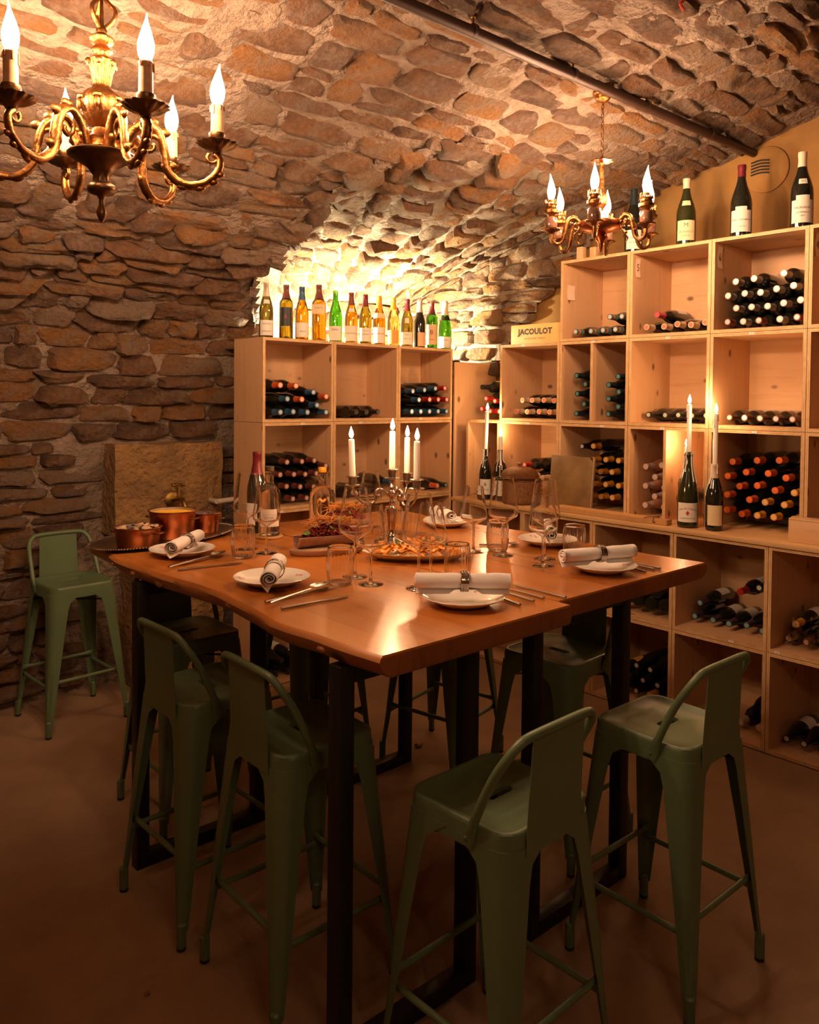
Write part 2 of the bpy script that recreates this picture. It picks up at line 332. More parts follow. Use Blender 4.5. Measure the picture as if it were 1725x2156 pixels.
# ---------------------------------------------------------------- the cellar: barrel vault along X, lit recess in the back wall
PROF = [(4.37, 0), (4.36, .5), (4.33, 1.0), (4.28, 1.4), (4.20, 1.72), (4.08, 1.98), (3.68, 2.25), (3.22, 2.48), (2.83, 2.65), (2.55, 2.77), (2.23, 2.86), (1.66, 3.0), (1.0, 3.08), (.3, 3.1), (-.5, 3.04), (-1.2, 2.85), (-1.8, 2.45), (-2.2, 1.8), (-2.35, 1.0), (-2.4, 0)]
PC = smooth_path([(0, y, z) for y, z in PROF], 6)
PL = [0.0]
for a, b in zip(PC, PC[1:]): PL.append(PL[-1] + (b - a).length)
LEN = PL[-1]
X0, X1 = -2.2, 4.2
import bisect
def prof(s):
    s = min(max(s, 0), LEN - 1e-6); i = min(bisect.bisect_right(PL, s) - 1, len(PC) - 2)
    t = (s - PL[i]) / max(PL[i + 1] - PL[i], 1e-9); p = PC[i].lerp(PC[i + 1], t); d = (PC[i + 1] - PC[i]).normalized()
    return p, Vector((0, -d.z, d.y)) * (1 if True else 1)
def vault(x, s):
    p, n = prof(s)
    if n.y > 0 and s < LEN * .3: n = -n
    return Vector((x, p.y, p.z)), n
def inside_room(y, z, m=0.0):
    c = False; n = len(PC)
    for i in range(n):
        a, b = PC[i], PC[(i + 1) % n]
        if (a.z > z) != (b.z > z) and y < (b.y - a.y) * (z - a.z) / (b.z - a.z) + a.y: c = not c
    return c
def nich(y):
    xl = 2.52 - .63 * (3.9 - y); xr = 4.15
    return xl, xr
def nroof(x, y):
    xl, xr = nich(y); u = (x - (xl + xr) / 2) / ((xr - xl) / 2)
    right = 2.77 - .16 * (y - 2.55) - .035 * max(0, y - 2.55) ** 2
    return right if u > 0 else min(right, 2.41 + .36 * max(0, 1 - abs(u) ** 1.77))
NB, NZ = 4.66, 1.86
def in_niche(p):
    xl, xr = nich(p.y)
    if p.z < 2.27 and p.y > 3.5: xl -= .17
    return p.y < NB and xl < p.x < xr and NZ < p.z < nroof(p.x, p.y)
def niche(t, y):
    xl, xr = nich(y)
    if t < .22: return Vector((xl - .17, y, NZ + (2.41 - NZ) * t / .22))
    if t > .78: return Vector((xr, y, NZ + (nroof(xr - .01, y) - NZ) * (1 - t) / .22))
    a = PI * (t - .22) / .56; u = -math.cos(a)
    x = (xl + xr) / 2 + u * (xr - xl) / 2
    return Vector((x, y, nroof(x, y)))
def rough(p, k=1.0): return (noise.noise(p * 3.1) * .020 + noise.noise(p * 9) * .014 + noise.noise(p * 19) * .008) * k

SPLIT = 2.75        # length along the curve where wall becomes ceiling
def vault_mesh(s0, s1, dx=.03):
    nx = int((X1 - X0) / dx); ns = max(2, int((s1 - s0) / dx)); mb = MB(); keep = []
    for j in range(ns + 1):
        s = s0 + (s1 - s0) * j / ns
        for i in range(nx + 1):
            p, n = vault(X0 + (X1 - X0) * i / nx, s); p2 = p + n * rough(p); mb.v.append(tuple(p2)); keep.append(in_niche(p))
    for j in range(ns):
        for i in range(nx):
            f = (j * (nx + 1) + i, j * (nx + 1) + i + 1, (j + 1) * (nx + 1) + i + 1, (j + 1) * (nx + 1) + i)
            if not all(keep[k] for k in f): mb.f.append(f); mb.m.append(0)
    return mb.mesh('wall', 'mortar', 0) if False else mb.mesh('masonry', 'mortar', 60)
wall_back = struct('wall_back', vault_mesh(0, SPLIT), label='lower rubble stone wall curving up into the vault behind the table')
ceiling = struct('ceiling', vault_mesh(SPLIT, LEN), label='rough rubble stone barrel vault over the cellar')
mb = MB(); ny, nt_ = 60, 64; ok = []
for j in range(ny + 1):
    y = 2.15 + (NB - 2.15) * j / ny
    for i in range(nt_ + 1):
        p = niche(i / nt_, y); r = rough(p * 1.3, 1.6); c = Vector(((nich(y)[0] + nich(y)[1]) / 2, y, 2.1)); n = (c - p).normalized()
        mb.v.append(tuple(p + n * r)); ok.append(not inside_room(p.y, p.z) )
for j in range(ny):
    for i in range(nt_):
        f = (j * (nt_ + 1) + i, j * (nt_ + 1) + i + 1, (j + 1) * (nt_ + 1) + i + 1, (j + 1) * (nt_ + 1) + i)
        if any(ok[k] for k in f): mb.f.append(f); mb.m.append(0)
o = len(mb.v); nx, nz = 34, 24; xl, xr = nich(NB); xl -= .22
for j in range(nz + 1):
    for i in range(nx + 1):
        x = xl + (xr - xl) * i / nx; z = NZ + (2.5 - NZ) * j / nz; p = Vector((x, NB, z)); mb.v.append((x, NB - rough(p, 1.6), z))
for j in range(nz):
    for i in range(nx): mb.f.append((o + j * (nx + 1) + i, o + j * (nx + 1) + i + 1, o + (j + 1) * (nx + 1) + i + 1, o + (j + 1) * (nx + 1) + i)); mb.m.append(0)
mb.add([(2.3, 4.07, NZ), (4.2, 4.07, NZ), (4.2, NB + .02, NZ), (2.3, NB + .02, NZ)], [(0, 1, 2, 3)])
wall_niche = struct('wall_recess', mb.mesh('recess', 'mortar', 60), label='brightly lit arched stone recess above the back wine cabinet')

mb = MB(); q_ = 26   # rubble skin on the end wall, right of the recess
for j in range(q_ + 1):
    for i in range(2 * q_ + 1):
        y = 2.85 + (NB + .02 - 2.85) * i / (2 * q_); z = 1.3 + 1.6 * j / q_; mb.v.append((4.155 - rough(Vector((4.1, y, z)), 1.2), y, z))
for j in range(q_):
    for i in range(2 * q_):
        a = j * (2 * q_ + 1) + i; p = mb.v[a]
        if p[1] > 3.22 + (2.27 - p[2]) * 1.09 + .08 * noise.noise(Vector((0, p[1] * 5, p[2] * 5))): mb.f.append((a, a + 1, a + 2 * q_ + 2, a + 2 * q_ + 1)); mb.m.append(0)
struct('rubble_skin', mb.mesh('skin', 'mortar', 60), wall_niche)
mb = MB(); mb.add([(X1, -2.5, 0), (X1, 4.7, 0), (X1, 4.7, 3.3), (X1, -2.5, 3.3)], [(0, 1, 2, 3)])
wall_right = struct('wall_right', mb.mesh('plaster', 'plaster', 0), label='ochre plastered end wall behind the right-hand shelves')
mb = MB(); mb.add([(X0, -2.5, 0), (X0, 4.7, 0), (X0, 4.7, 3.3), (X0, -2.5, 3.3)], [(3, 2, 1, 0)])
struct('wall_left', mb.mesh('plaster', 'plaster', 0))
mb = MB(); mb.add([(X0, -2.5, 0), (X1, -2.5, 0), (X1, 4.7, 0), (X0, 4.7, 0)], [(0, 1, 2, 3)])
struct('floor', mb.mesh('floor', 'floor', 0), label='brown concrete cellar floor')

# rubble stones: each its own object; the largest 300 in view per wall, the rest joined
def stone(surf, u0, u1, v0, v1, gap, hmax, seed):
    R = random.Random(seed); cu, cv = (u0 + u1) / 2, (v0 + v1) / 2; hu, hv = (u1 - u0) / 2 - gap, (v1 - v0) / 2 - gap
    n = 18; pts = []; ph = R.random() * 6.28; e = R.uniform(.42, .68); sk = R.uniform(-.18, .18)
    for i in range(n):
        a = 2 * PI * i / n + ph; c_, s_ = math.cos(a), math.sin(a)
        k = 1 + R.uniform(-.10, .06) + .22 * noise.noise(Vector((c_ * 1.3, s_ * 1.3, seed * 1.7)))
        a_, b_ = math.copysign(abs(c_) ** e, c_) * k, math.copysign(abs(s_) ** e, s_) * k
        pts.append((a_ * (1 + sk * b_), b_ * (1 - .1 * a_)))
    h0 = R.uniform(.25, 1) * hmax; tx, ty = R.uniform(-.5, .5) * h0, R.uniform(-.6, .2) * h0
    vs = []
    for sc, hh in ((1.10, -.024), (1.0, .40 * h0), (.88, .90 * h0), (.62, 1.0 * h0), (.32, 1.05 * h0)):
        for (a, b) in pts:
            p, nn = surf(cu + a * hu * sc, cv + b * hv * sc); q = noise.noise(p * 13 + Vector((seed % 97, 0, 0))) * .40 * hmax + noise.noise(p * 34 + Vector((seed % 97, 0, 0))) * .18 * hmax
            vs.append(p + nn * (hh + (tx * a + ty * b + q if hh > 0 else 0)))
    p, nn = surf(cu, cv); vs.append(p + nn * 1.05 * h0)
    fs = [(r * n + i, r * n + (i + 1) % n, (r + 1) * n + (i + 1) % n, (r + 1) * n + i) for r in range(4) for i in range(n)] + [(4 * n + i, 4 * n + (i + 1) % n, 5 * n) for i in range(n)]
    return vs, fs, R.random(), p, 4 * hu * hv
def lay(parent, surf, U0, U1, V0, V1, hc, wc, gap, hmax, drop, seed, cap=300):
    R = random.Random(seed); L = []; v = V0
    while v < V1:
        h = R.uniform(*hc); u = U0 - R.random() * .2; ph = R.random() * 9
        while u < U1:
            wd = R.uniform(*wc); um = u + wd / 2; dv = .05 * noise.noise(Vector((um * 1.1, v * .8, seed)))
            p, n_ = surf(um, v + h / 2 + dv)
            if not drop(p, n_, um):
                if h > .13 and R.random() < .28:
                    m_ = v + dv + h * R.uniform(.4, .6); cells = [(u, u + wd, v + dv, m_), (u, u + wd, m_, v + dv + h)]
                else: cells = [(u, u + wd, v + dv, v + dv + h * R.uniform(.93, 1.04))]
                for (a, b, c_, d) in cells: L.append(stone(surf, a, b, c_, d, gap * R.uniform(.6, 1.3), hmax, len(L) * 13 + seed))
            u += wd
        v += h
    seen = [(-(a / max((p - CAMP).length, .3) ** 2), i) for i, (vs, fs, r, p, a) in enumerate(L) if inframe(p, 60)]
    seen.sort(); big = set(i for _, i in seen[:cap]); rest = MB(); rr = []
    for i, (vs, fs, r, p, a) in enumerate(L):
        if i in big:
            me = bpy.data.meshes.new('stone'); me.from_pydata([tuple(q - p) for q in vs], [], fs)
            me.materials.append(MAT['stone']); at = me.attributes.new('rnd', 'FLOAT', 'POINT'); at.data.foreach_set('value', [r] * len(vs)); me.shade_smooth(); me.set_sharp_from_angle(angle=math.radians(40))
            o = ob('stone', me, parent, p); o['kind'] = 'structure'
        else:
            rest.add(vs, fs); rr += [r] * len(vs)
    if rest.v:
        me = rest.mesh('small_rubble', 'stone', 40); at = me.attributes.new('rnd', 'FLOAT', 'POINT'); at.data.foreach_set('value', rr)
        o = ob('distant_rubble', me, parent); o['kind'] = 'stuff'
SLABX = (1.66, 2.30); SLABZ = (.83, 1.345)
def vdrop(p, n, um):
    if p.x > X1 - .06 or p.x < -1.6: return True
    if in_niche(p) : return True
    if SLABX[0] - .07 < p.x < SLABX[1] + .05 and p.z < SLABZ[1] + .02 and p.y > 3: return True
    return p.y > 3.9 and p.x > 2.42 and p.z < 1.92
lay(wall_back, vault, -1.5, X1, .03, SPLIT - .03, (.045, .13), (.10, .40), .006, .042, vdrop, 11)
lay(ceiling, vault, -1.5, X1, SPLIT + .02, 6.6, (.06, .18), (.10, .40), .013, .026, vdrop, 23)
def side(y, z):   # right jamb of the recess
    xl, xr = nich(y); zz = min(z, 3.2); return Vector((xr - .01, y, zz)), Vector((-1, 0, 0))
def capw(x, z): return Vector((x, NB - .01, z)), Vector((0, -1, 0))
def roofs(t, y):
    p = niche(t / 2.2, y); c = Vector(((nich(y)[0] + nich(y)[1]) / 2, y, 1.9)); return p, (c - p).normalized()
ndrop = lambda p, n, u: inside_room(p.y, p.z) or p.z > nroof(min(max(p.x, nich(p.y)[0] + .02), nich(p.y)[1] - .02), p.y) + .02 or p.y > NB
lay(wall_niche, capw, nich(NB)[0], nich(NB)[1], NZ, 2.7, (.09, .15), (.2, .45), .010, .04, lambda p, n, u: p.x < nich(NB)[0] + .1 or p.x > nich(NB)[1] - .1 or p.z > nroof(p.x, NB - .01) - .03, 31, 120)
lay(wall_niche, side, 2.9, NB, 1.45, 2.78, (.07, .14), (.14, .36), .007, .045, lambda p, n, u: p.y < 3.28 + (2.27 - p.z) * 1.09 or p.y > NB - .08, 37, 200)
lay(wall_niche, lambda u, v: roofs(v, u), 2.3, NB, .50, 1.70, (.07, .14), (.09, .22), .008, .05, lambda p, n, u: inside_room(p.y, p.z) or p.y > NB - .06, 41, 150)

# ---- ochre block with the brass tap, basin stone under it
def rough_block(x0, x1, y0, y1, z0, z1, seed, amp=.012):
    bm = bmesh.new(); bmesh.ops.create_cube(bm, size=1); bmesh.ops.subdivide_edges(bm, edges=list(bm.edges), cuts=9, use_grid_fill=True)
    for v in bm.verts:
        p = Vector(((x0 + x1) / 2 + v.co.x * (x1 - x0), (y0 + y1) / 2 + v.co.y * (y1 - y0), (z0 + z1) / 2 + v.co.z * (z1 - z0)))
        q = p * 7 + Vector((seed, seed, 0)); v.co = p + Vector((noise.noise(q), noise.noise(q + Vector((9, 0, 0))), noise.noise(q + Vector((0, 9, 0))))) * amp
    mb = MB(); bm.verts.index_update(); mb.add([v.co[:] for v in bm.verts], [[v.index for v in f.verts] for f in bm.faces]); bm.free(); return mb.mesh('block', 'slab', 50)
struct('stone_block', rough_block(1.67, 2.295, 4.15, 4.36, .85, 1.33, 3), wall_back, 'large flat ochre stone block set in the rubble wall behind the copper pots')
struct('stone_pedestal', rough_block(1.78, 2.28, 4.12, 4.36, .0, .84, 8, .02), wall_back, 'rough ochre stone pedestal under the stone block with the tap')
t = thing('wall_tap', 'old brass tap with a cross handle mounted on the ochre stone block', 'tap', (1.99, 4.145, 1.02))
mb = MB(); mb.lathe([(.0, 0), (.042, 0), (.045, .006), (.03, .012), (.0, .012)], 20, mat=Matrix.Rotation(PI / 2, 4, 'X')); ob('rosette', mb.mesh('rosette', 'verdigris'), t)
mb = MB(); mb.tube(smooth_path([(0, 0, 0), (0, -.07, .015), (0, -.12, .01), (0, -.15, -.03), (0, -.155, -.06)], 4), [.013] * 14 + [.011] * 2 + [.014], 12); ob('spout', mb.mesh('spout', 'verdigris'), t)
mb = MB(); mb.tube([(0, -.07, .01), (0, -.07, .05), (0, -.07, .085)], [.011, .008, .006], 10); ob('stem', mb.mesh('stem', 'verdigris'), t)
mb = MB(); mb.tube([(-.038, -.07, .088), (0, -.07, .092), (.038, -.07, .088)], [.009, .006, .009], 10); mb.tube([(0, -.108, .088), (0, -.07, .092), (0, -.032, .088)], [.009, .006, .009], 10); ob('handle', mb.mesh('handle', 'verdigris'), t)
mb = MB(); mb.tube([(2.22, 4.07, 1.0), (2.31, 4.07, 1.005), (2.44, 4.075, 1.01)], .014, 10); mb.tube([(2.22, 4.07, 1.0), (2.22, 4.28, 1.0)], .014, 10)
thing('water_pipe', 'short white water pipe leaving the stone block beside the back cabinet', 'pipe', me=mb.mesh('pipe', 'white_paint'))

# ---- iron pipe under the vault with clamps and threaded rods
t = thing('ceiling_pipe', 'dark brown iron pipe running under the stone vault to the plastered end wall', 'pipe', (0, 1.963, 2.862))
mb = MB(); mb.tube([(-1.2, 0, -.03), (1.7, 0, 0), (4.19, 0, .03)], .021, 14); ob('tube', mb.mesh('tube', 'pipe'), t)
for x in (1.0, 2.05, 2.62, 3.15, 3.72):
    mb = MB(); mb.lathe([(.021, -.008), (.025, -.008), (.025, .008), (.021, .008)], 16, mat=Matrix.Translation((x, 0, .004 + .012 * (x - 1.7))) @ Matrix.Rotation(PI / 2, 4, 'Y')); k = ob('clamp', mb.mesh('clamp', 'pipe'), t)
    mb = MB(); mb.tube([(x, 0, .02), (x, 0, .15)], .004, 6); mb.lathe([(.0, 0), (.009, 0), (.009, .008), (0, .008)], 6, mat=Matrix.Translation((x, 0, .055))); ob('threaded_rod', mb.mesh('rod', 'brass'), k)
t = thing('wall_plate', 'round ochre vent cover with black slots on the end wall under the pipe', 'vent', (X1 - .001, 1.90, 2.795), (0, -PI / 2, 0))
mb = MB(); mb.lathe([(.0, 0), (.118, 0), (.118, .010), (.112, .014), (.0, .014)], 40); ob('disc', mb.mesh('disc', 'plaster'), t)
for i in range(5):
    mb = MB(); mb.tube(smooth_path([(.045 - i * .016, -.02 + .012 * i * 0, .016), (.052 - i * .016, .025, .018), (.046 - i * .016, .075, .016)], 4), (.0045), 6); ob('slot', mb.mesh('slot', 'rubber'), t)
mb = MB(); mb.tube(smooth_path([(2.58, 1.47, 3.06), (2.585, 1.47, 2.985), (2.57, 1.475, 2.965), (2.6, 1.48, 2.955)], 4), .005, 6)
thing('loose_wire', 'tiny coloured wire end poking out of the vault above the pipe', 'wire', me=mb.mesh('wire', 'cap_r'))
# ---------------------------------------------------------------- wine boxes
T = .016
def crate(label, axis, u0, u1, z0, z1, front, depth, bottom=True, div=None, tag=None, price=None, grp=None):
    """an open box of plywood panels; axis 'x' faces the room towards -X (u runs along Y), axis 'y' towards -Y (u runs along X)"""
    u0 += .0012; u1 -= .0012; z0 += .001; z1 -= .001
    base = (front, (u0 + u1) / 2, z0) if axis == 'x' else ((u0 + u1) / 2, front, z0)
    t = thing('wine_box', label, 'shelf box', base, group=grp)
    def panel(name, a, b, c_, d, e0, e1, thick):   # u range, z range, depth range; thick: 'u' or 'z' or 'd'
        uc, zc, dc = (a + b) / 2, (c_ + d) / 2, (e0 + e1) / 2
        hu, hz, hd = (b - a) / 2, (d - c_) / 2, (e1 - e0) / 2
        fr = 'ply_z' if thick == 'z' else ('ply_y' if axis == 'x' else 'ply_x')
        gr = 'pine_v' if thick == 'u' else ('pine_h' if axis == 'x' else 'pine_x')
        key = ('panel', round(hu, 4), round(hz, 4), round(hd, 4), thick, axis)
        def mk():
            mb = MB()
            fm = 0 if thick == 'd' else 1
            if axis == 'x': mb.box(-hd, hd, -hu, hu, -hz, hz, [0, 0, 0, 0, 0, fm])
            else: mb.box(-hu, hu, -hd, hd, -hz, hz, [0, 0, fm, 0, 0, 0])
            return mb.mesh('panel', [gr, fr], 0)
        me = cached(key, mk); uo = uc - (base[1] if axis == 'x' else base[0])
        return ob(name, me, t, (dc, uo, zc - z0) if axis == 'x' else (uo, dc, zc - z0))
    panel('side_panel', u0, u0 + T, z0, z1, 0, depth, 'u'); panel('side_panel', u1 - T, u1, z0, z1, 0, depth, 'u')
    panel('top_panel', u0 + T, u1 - T, z1 - T, z1, 0, depth, 'z')
    if bottom: panel('bottom_panel', u0 + T, u1 - T, z0, z0 + T, 0, depth, 'z')
    panel('back_panel', u0 + T, u1 - T, z0 + (T if bottom else 0), z1 - T, depth - .012, depth, 'd')
    if div: panel('divider', div - T / 2, div + T / 2, z0 + (T if bottom else 0), z1 - T, .002, depth - .012, 'u')
    if price is not None:
        pu = u0 + (u1 - u0) * price[0]; pz = (T / 2 if price[1] == 'b' else z1 - z0 - T / 2)
        mb = MB(); mb.box(-.012, .012, -.0012, 0, -.0055, .0055)
        def strip(): return mb.mesh('price', 'paper', 0)
        me = cached('price', strip); uo = pu - (base[1] if axis == 'x' else base[0])
        o = ob('price_label', me, t, (-.0002, uo, pz) if axis == 'x' else (uo, -.0002, pz), (0, 0, -PI / 2) if axis == 'x' else (0, 0, 0))
        ob('lettering', cached('priceink', lambda: textmesh('18', .008, 'ink')), o, (0, -.0014, 0))
    return t
def paper_tag(t, axis, side_u, d, z, w, h, body=None, mat='tag', curl=True, label=None):
    """a paper tag pinned to the inner face of the far side panel of a right-hand box (it faces -Y)"""
    mb = MB(); n = 5
    for i in range(n + 1):
        k = i / n; mb.v += [(-w / 2, -.001 - (.010 * abs(k - .5) ** 2 * 2 if curl else 0), -h / 2 + h * k), (w / 2, -.0015 - (.018 * abs(k - .5) ** 2 if curl else 0), -h / 2 + h * k)]
    for i in range(n): mb.f.append((2 * i, 2 * i + 1, 2 * i + 3, 2 * i + 2)); mb.m.append(0)
    o = ob('paper_tag', mb.mesh('tag', mat, 0), t, (d, side_u, z), label=label)
    if body: ob('lettering', textmesh(body, .055, 'brownink'), o, (0, -.004, 0))
b = [3.3412, 2.8846, 2.4262, 1.9664, 1.5044, 1.040]; XR = 3.764; XC = 3.618; YB = 3.750
zA, zAB, zBC, zC, zDE = 2.3876, 1.924, 1.4557, .967, .4637
D = .405
G = 'wine boxes on the right-hand wall'
a2 = crate('top-row wine box with a blank square paper tag inside, below the small chandelier', 'x', b[2], b[1], zAB, zA, XR, D, grp=G)
a3 = crate('top-row wine box with a paper tag reading 5', 'x', b[3], b[2], zAB, zA, XR, D, grp=G)
a4 = crate('top-row wine box with a paper tag reading 6 and a tall bottle heap', 'x', b[4], b[3], zAB, zA, XR, D, grp=G)
a5 = crate('top-row wine box cut off by the picture edge, right of the box tagged 6', 'x', b[5], b[4], zAB, zA, XR, D, grp=G)
paper_tag(a2, 'x', (b[1] - b[2]) / 2 - T - .001, .075, .285, .07, .085, None)
paper_tag(a3, 'x', (b[2] - b[3]) / 2 - T - .001, .045, .375, .045, .10, '5')
paper_tag(a4, 'x', (b[3] - b[4]) / 2 - T - .001, .045, .375, .05, .105, '6')
paper_tag(a5, 'x', (b[4] - b[5]) / 2 - T - .001, .045, .375, .05, .105, '4')
crate('wine box holding cream-capped bottles, under the lettered wooden case', 'x', b[1], b[0], zBC, zAB, XR, D, price=(.6, 't'), grp=G)
crate('divided wine box with teal-capped bottles in both halves', 'x', b[2], b[1], zBC, zAB, XR, D, div=2.665, price=(.5, 't'), grp=G)
crate('second-row wine box with one row of black-capped bottles, under the box tagged 5', 'x', b[3], b[2], zBC, zAB, XR, D, price=(.5, 't'), grp=G)
crate('second-row wine box with one row of brown-capped bottles, under the box tagged 6', 'x', b[4], b[3], zBC, zAB, XR, D, price=(.55, 't'), grp=G)
crate('second-row wine box cut off by the picture edge', 'x', b[5], b[4], zBC, zAB, XR, D, grp=G)
crate('narrow corner wine box behind the two bottle candles at the counter end', 'x', b[0], 3.625, zC, zBC, XR, D, bottom=False, price=(.4, 't'), grp=G)
crate('wine box behind the rattan basket', 'x', b[1], b[0], zC, zBC, XR, D, bottom=False, price=(.5, 't'), grp=G)
crate('wine box of yellow-capped bottles behind the leaning book', 'x', b[2], b[1], zC, zBC, XR, D, bottom=False, price=(.35, 't'), grp=G)
crate('divided wine box with pale rose bottles above the cutting board', 'x', b[3], b[2], zC, zBC, XR, D, bottom=False, div=2.205, price=(.55, 't'), grp=G)
crate('wine box heaped with orange-capped bottles beside the bottle candles', 'x', b[4], b[3], zC, zBC, XR, D, bottom=False, price=(.5, 't'), grp=G)
crate('lowest wine box above the counter cut off by the picture edge', 'x', b[5], b[4], zC, zBC, XR, D, bottom=False, grp=G)
dl = [3.47, 3.025, 2.538, 2.0625, 1.5936, 1.115]
nm = ['at the far end under the counter', 'second from the far end under the counter', 'with upturned bottle bases, third from the far end', 'with purple-capped bottles', 'with a cellophane-wrapped bottle at the picture edge']
nm2 = ['farthest along the floor under the counter', 'second from the far end on the floor', 'with orange-labelled bottles, behind the table leg', 'behind the nearest stool backrest by the shelves', 'with black bottles at the lower picture edge']
for i in range(5):
    crate('upper base wine box ' + nm[i], 'x', dl[i + 1], dl[i], zDE, .943, XC, .475, price=((.35, 'b') if i == 3 else (.9, 'b') if i == 4 else None), grp='base wine boxes under the counter')
    crate('floor-level wine box ' + nm2[i], 'x', dl[i + 1], dl[i], .004, zDE, XC, .475, price=((.2, 'b') if i == 4 else None), grp='base wine boxes under the counter')
mb = MB(); mb.rbox(3.603, 4.17, 1.05, 3.60, .9435, .967, .003); thing('worktop', 'long pine counter top carrying the candles, basket and book', 'counter', me=mb.mesh('worktop', 'counter', 30))
mb = MB(); mb.box(XR + .004, 4.17, 3.737, 3.749, .002, 1.83); thing('tall_board', 'tall pine board closing the corner beside the back cabinet', 'board', me=mb.mesh('board', 'pine_v', 0))
# back cabinet
xs = [2.3147, 2.7893, 3.2872, 3.7580]; zs = [.004, .4845, .9684, 1.4509, 1.9144]
rn = ['floor-level', 'third-row', 'second-row', 'top-row']; cn = ['left', 'middle', 'right']
DB = .305
extra = {(3, 0): ' with orange and blue capsules', (3, 1): ' with three bottles in one corner', (3, 2): ' with blue and red capsules', (2, 0): ' full of brown-capped bottles', (2, 1): ' behind the candelabra', (2, 2): ' behind the tallest candles'}
for r in range(4):
    for i in range(3):
        crate(rn[r] + ' ' + cn[i] + ' wine box of the back cabinet' + extra.get((r, i), ' behind the table'), 'y', xs[i], xs[i + 1], zs[r], zs[r + 1], YB, DB, price={(2, 0): (.55, 't'), (2, 1): (.4, 't'), (3, 2): (.4, 'b'), (1, 0): (.25, 't')}.get((r, i)), grp='wine boxes of the back cabinet')

# ---------------------------------------------------------------- bottles
SHAPES = {
 'burg': [(.0, .004), (.024, .0), (.036, .003), (.0372, .012), (.0372, .145), (.0355, .168), (.029, .195), (.0205, .222), (.0155, .245), (.0142, .275), (.0142, .283), (.0158, .284), (.0158, .293), (.0142, .297), (.0, .297)],
 'bord': [(.0, .004), (.024, .0), (.036, .003), (.0372, .012), (.0372, .195), (.0350, .208), (.026, .222), (.0170, .234), (.0145, .246), (.0142, .283), (.0158, .284), (.0158, .293), (.0142, .297), (.0, .297)],
 'mag': [(.0, .004), (.030, .0), (.046, .003), (.0475, .016), (.0475, .155), (.0455, .180), (.037, .212), (.0255, .245), (.0185, .275), (.0165, .310), (.0165, .323), (.0185, .324), (.0185, .336), (.0165, .34), (.0, .34)],
 'champ': [(.0, .004), (.030, .0), (.041, .003), (.0425, .014), (.0425, .125), (.0405, .150), (.033, .190), (.0225, .230), (.0165, .265), (.0150, .295), (.0175, .297), (.0175, .306), (.0150, .308), (.0148, .315), (.0, .315)],
}
def rad(shape, z):
    P_ = SHAPES[shape]; r = 0
    for (r0, z0), (r1, z1) in zip(P_[3:], P_[4:]):
        if z0 <= z <= z1 and z1 > z0: return r0 + (r1 - r0) * (z - z0) / (z1 - z0)
    return P_[3][0]
def bottle(label, shape, gmat, cap=None, loc=(0, 0, 0), rot=(0, 0, 0), lab=(), group=None, sc=1.0, hollow=False, cat='wine bottle', capz=.235, n=22, full=True):
    """lab: list of (z0, z1, half angle, centre angle, material, [(text, size, mat, dz, arch)])"""
    t = thing('wine_bottle', label, cat, loc, rot, group)
    if sc != 1: t.scale = (sc,) * 3
    P_ = SHAPES[shape]; H = P_[-1][1]
    def mk():
        mb = MB(); mb.lathe(P_, n, 0, cap0=False, cap1=False)
        if hollow:
            inn = [(max(r - .0035, 0), z) for r, z in P_[3:-3]]; mb.lathe([(0, .022), (.02, .014)] + [(r, max(z, .012)) for r, z in inn], n, 0, cap0=False, cap1=False)
        return mb.mesh('bottle_glass', gmat, 50)
    ob('glass', cached(('bot', shape, gmat, hollow, n), mk), t)
    if cap:
        def mkc():
            zz = [capz, capz + (H - capz) * .5, H - .0135, H - .0125, H - .003, H + .0008]
            pr = [(rad(shape, z) + .0008, z) for z in zz[:5]] + [(rad(shape, H - .005) + .0002, H + .0008), (rad(shape, H - .005) * .72, H + .0012), (0, H + .0012)]
            mb = MB(); mb.lathe(pr, 16, [0, 2 if cap == 'ob' else 0, 0, 0, 0, 0, 1], cap0=False, cap1=False); return mb.mesh('capsule', ['cap_' + cap, 'end_' + cap if 'end_' + cap in MAT else 'cap_' + cap, 'cap_band'], 50)
        ob('capsule', cached(('cap', shape, cap, capz), mkc), t)
    for i, L in enumerate(lab):
        z0, z1, ha, ca, m, txt = L
        def mkl():
            k = 9; mb = MB(); rows = 4; zr = [z0 + (z1 - z0) * j / rows for j in range(rows + 1)]
            for z in zr:
                for q in range(k + 1):
                    a = ca - PI / 2 + (-ha + 2 * ha * q / k); r = rad(shape, z) + .0007; mb.v.append((r * math.cos(a), r * math.sin(a), z))
            for j in range(rows):
                for q in range(k): mb.f.append((j * (k + 1) + q, j * (k + 1) + q + 1, (j + 1) * (k + 1) + q + 1, (j + 1) * (k + 1) + q)); mb.m.append(0)
            return mb.mesh('label', m, 60)
        lo = ob('label' if (z1 - z0) > .03 else 'neck_label', cached(('lab', shape, z0, z1, ha, ca, m), mkl), t)
        for (body, size, tm, dz, arch) in txt:
            ob('lettering', textmesh(body, size, tm, radius=rad(shape, z0 + dz) + .0013, arch=arch), lo, (0, 0, z0 + dz), (0, 0, ca))
    return t
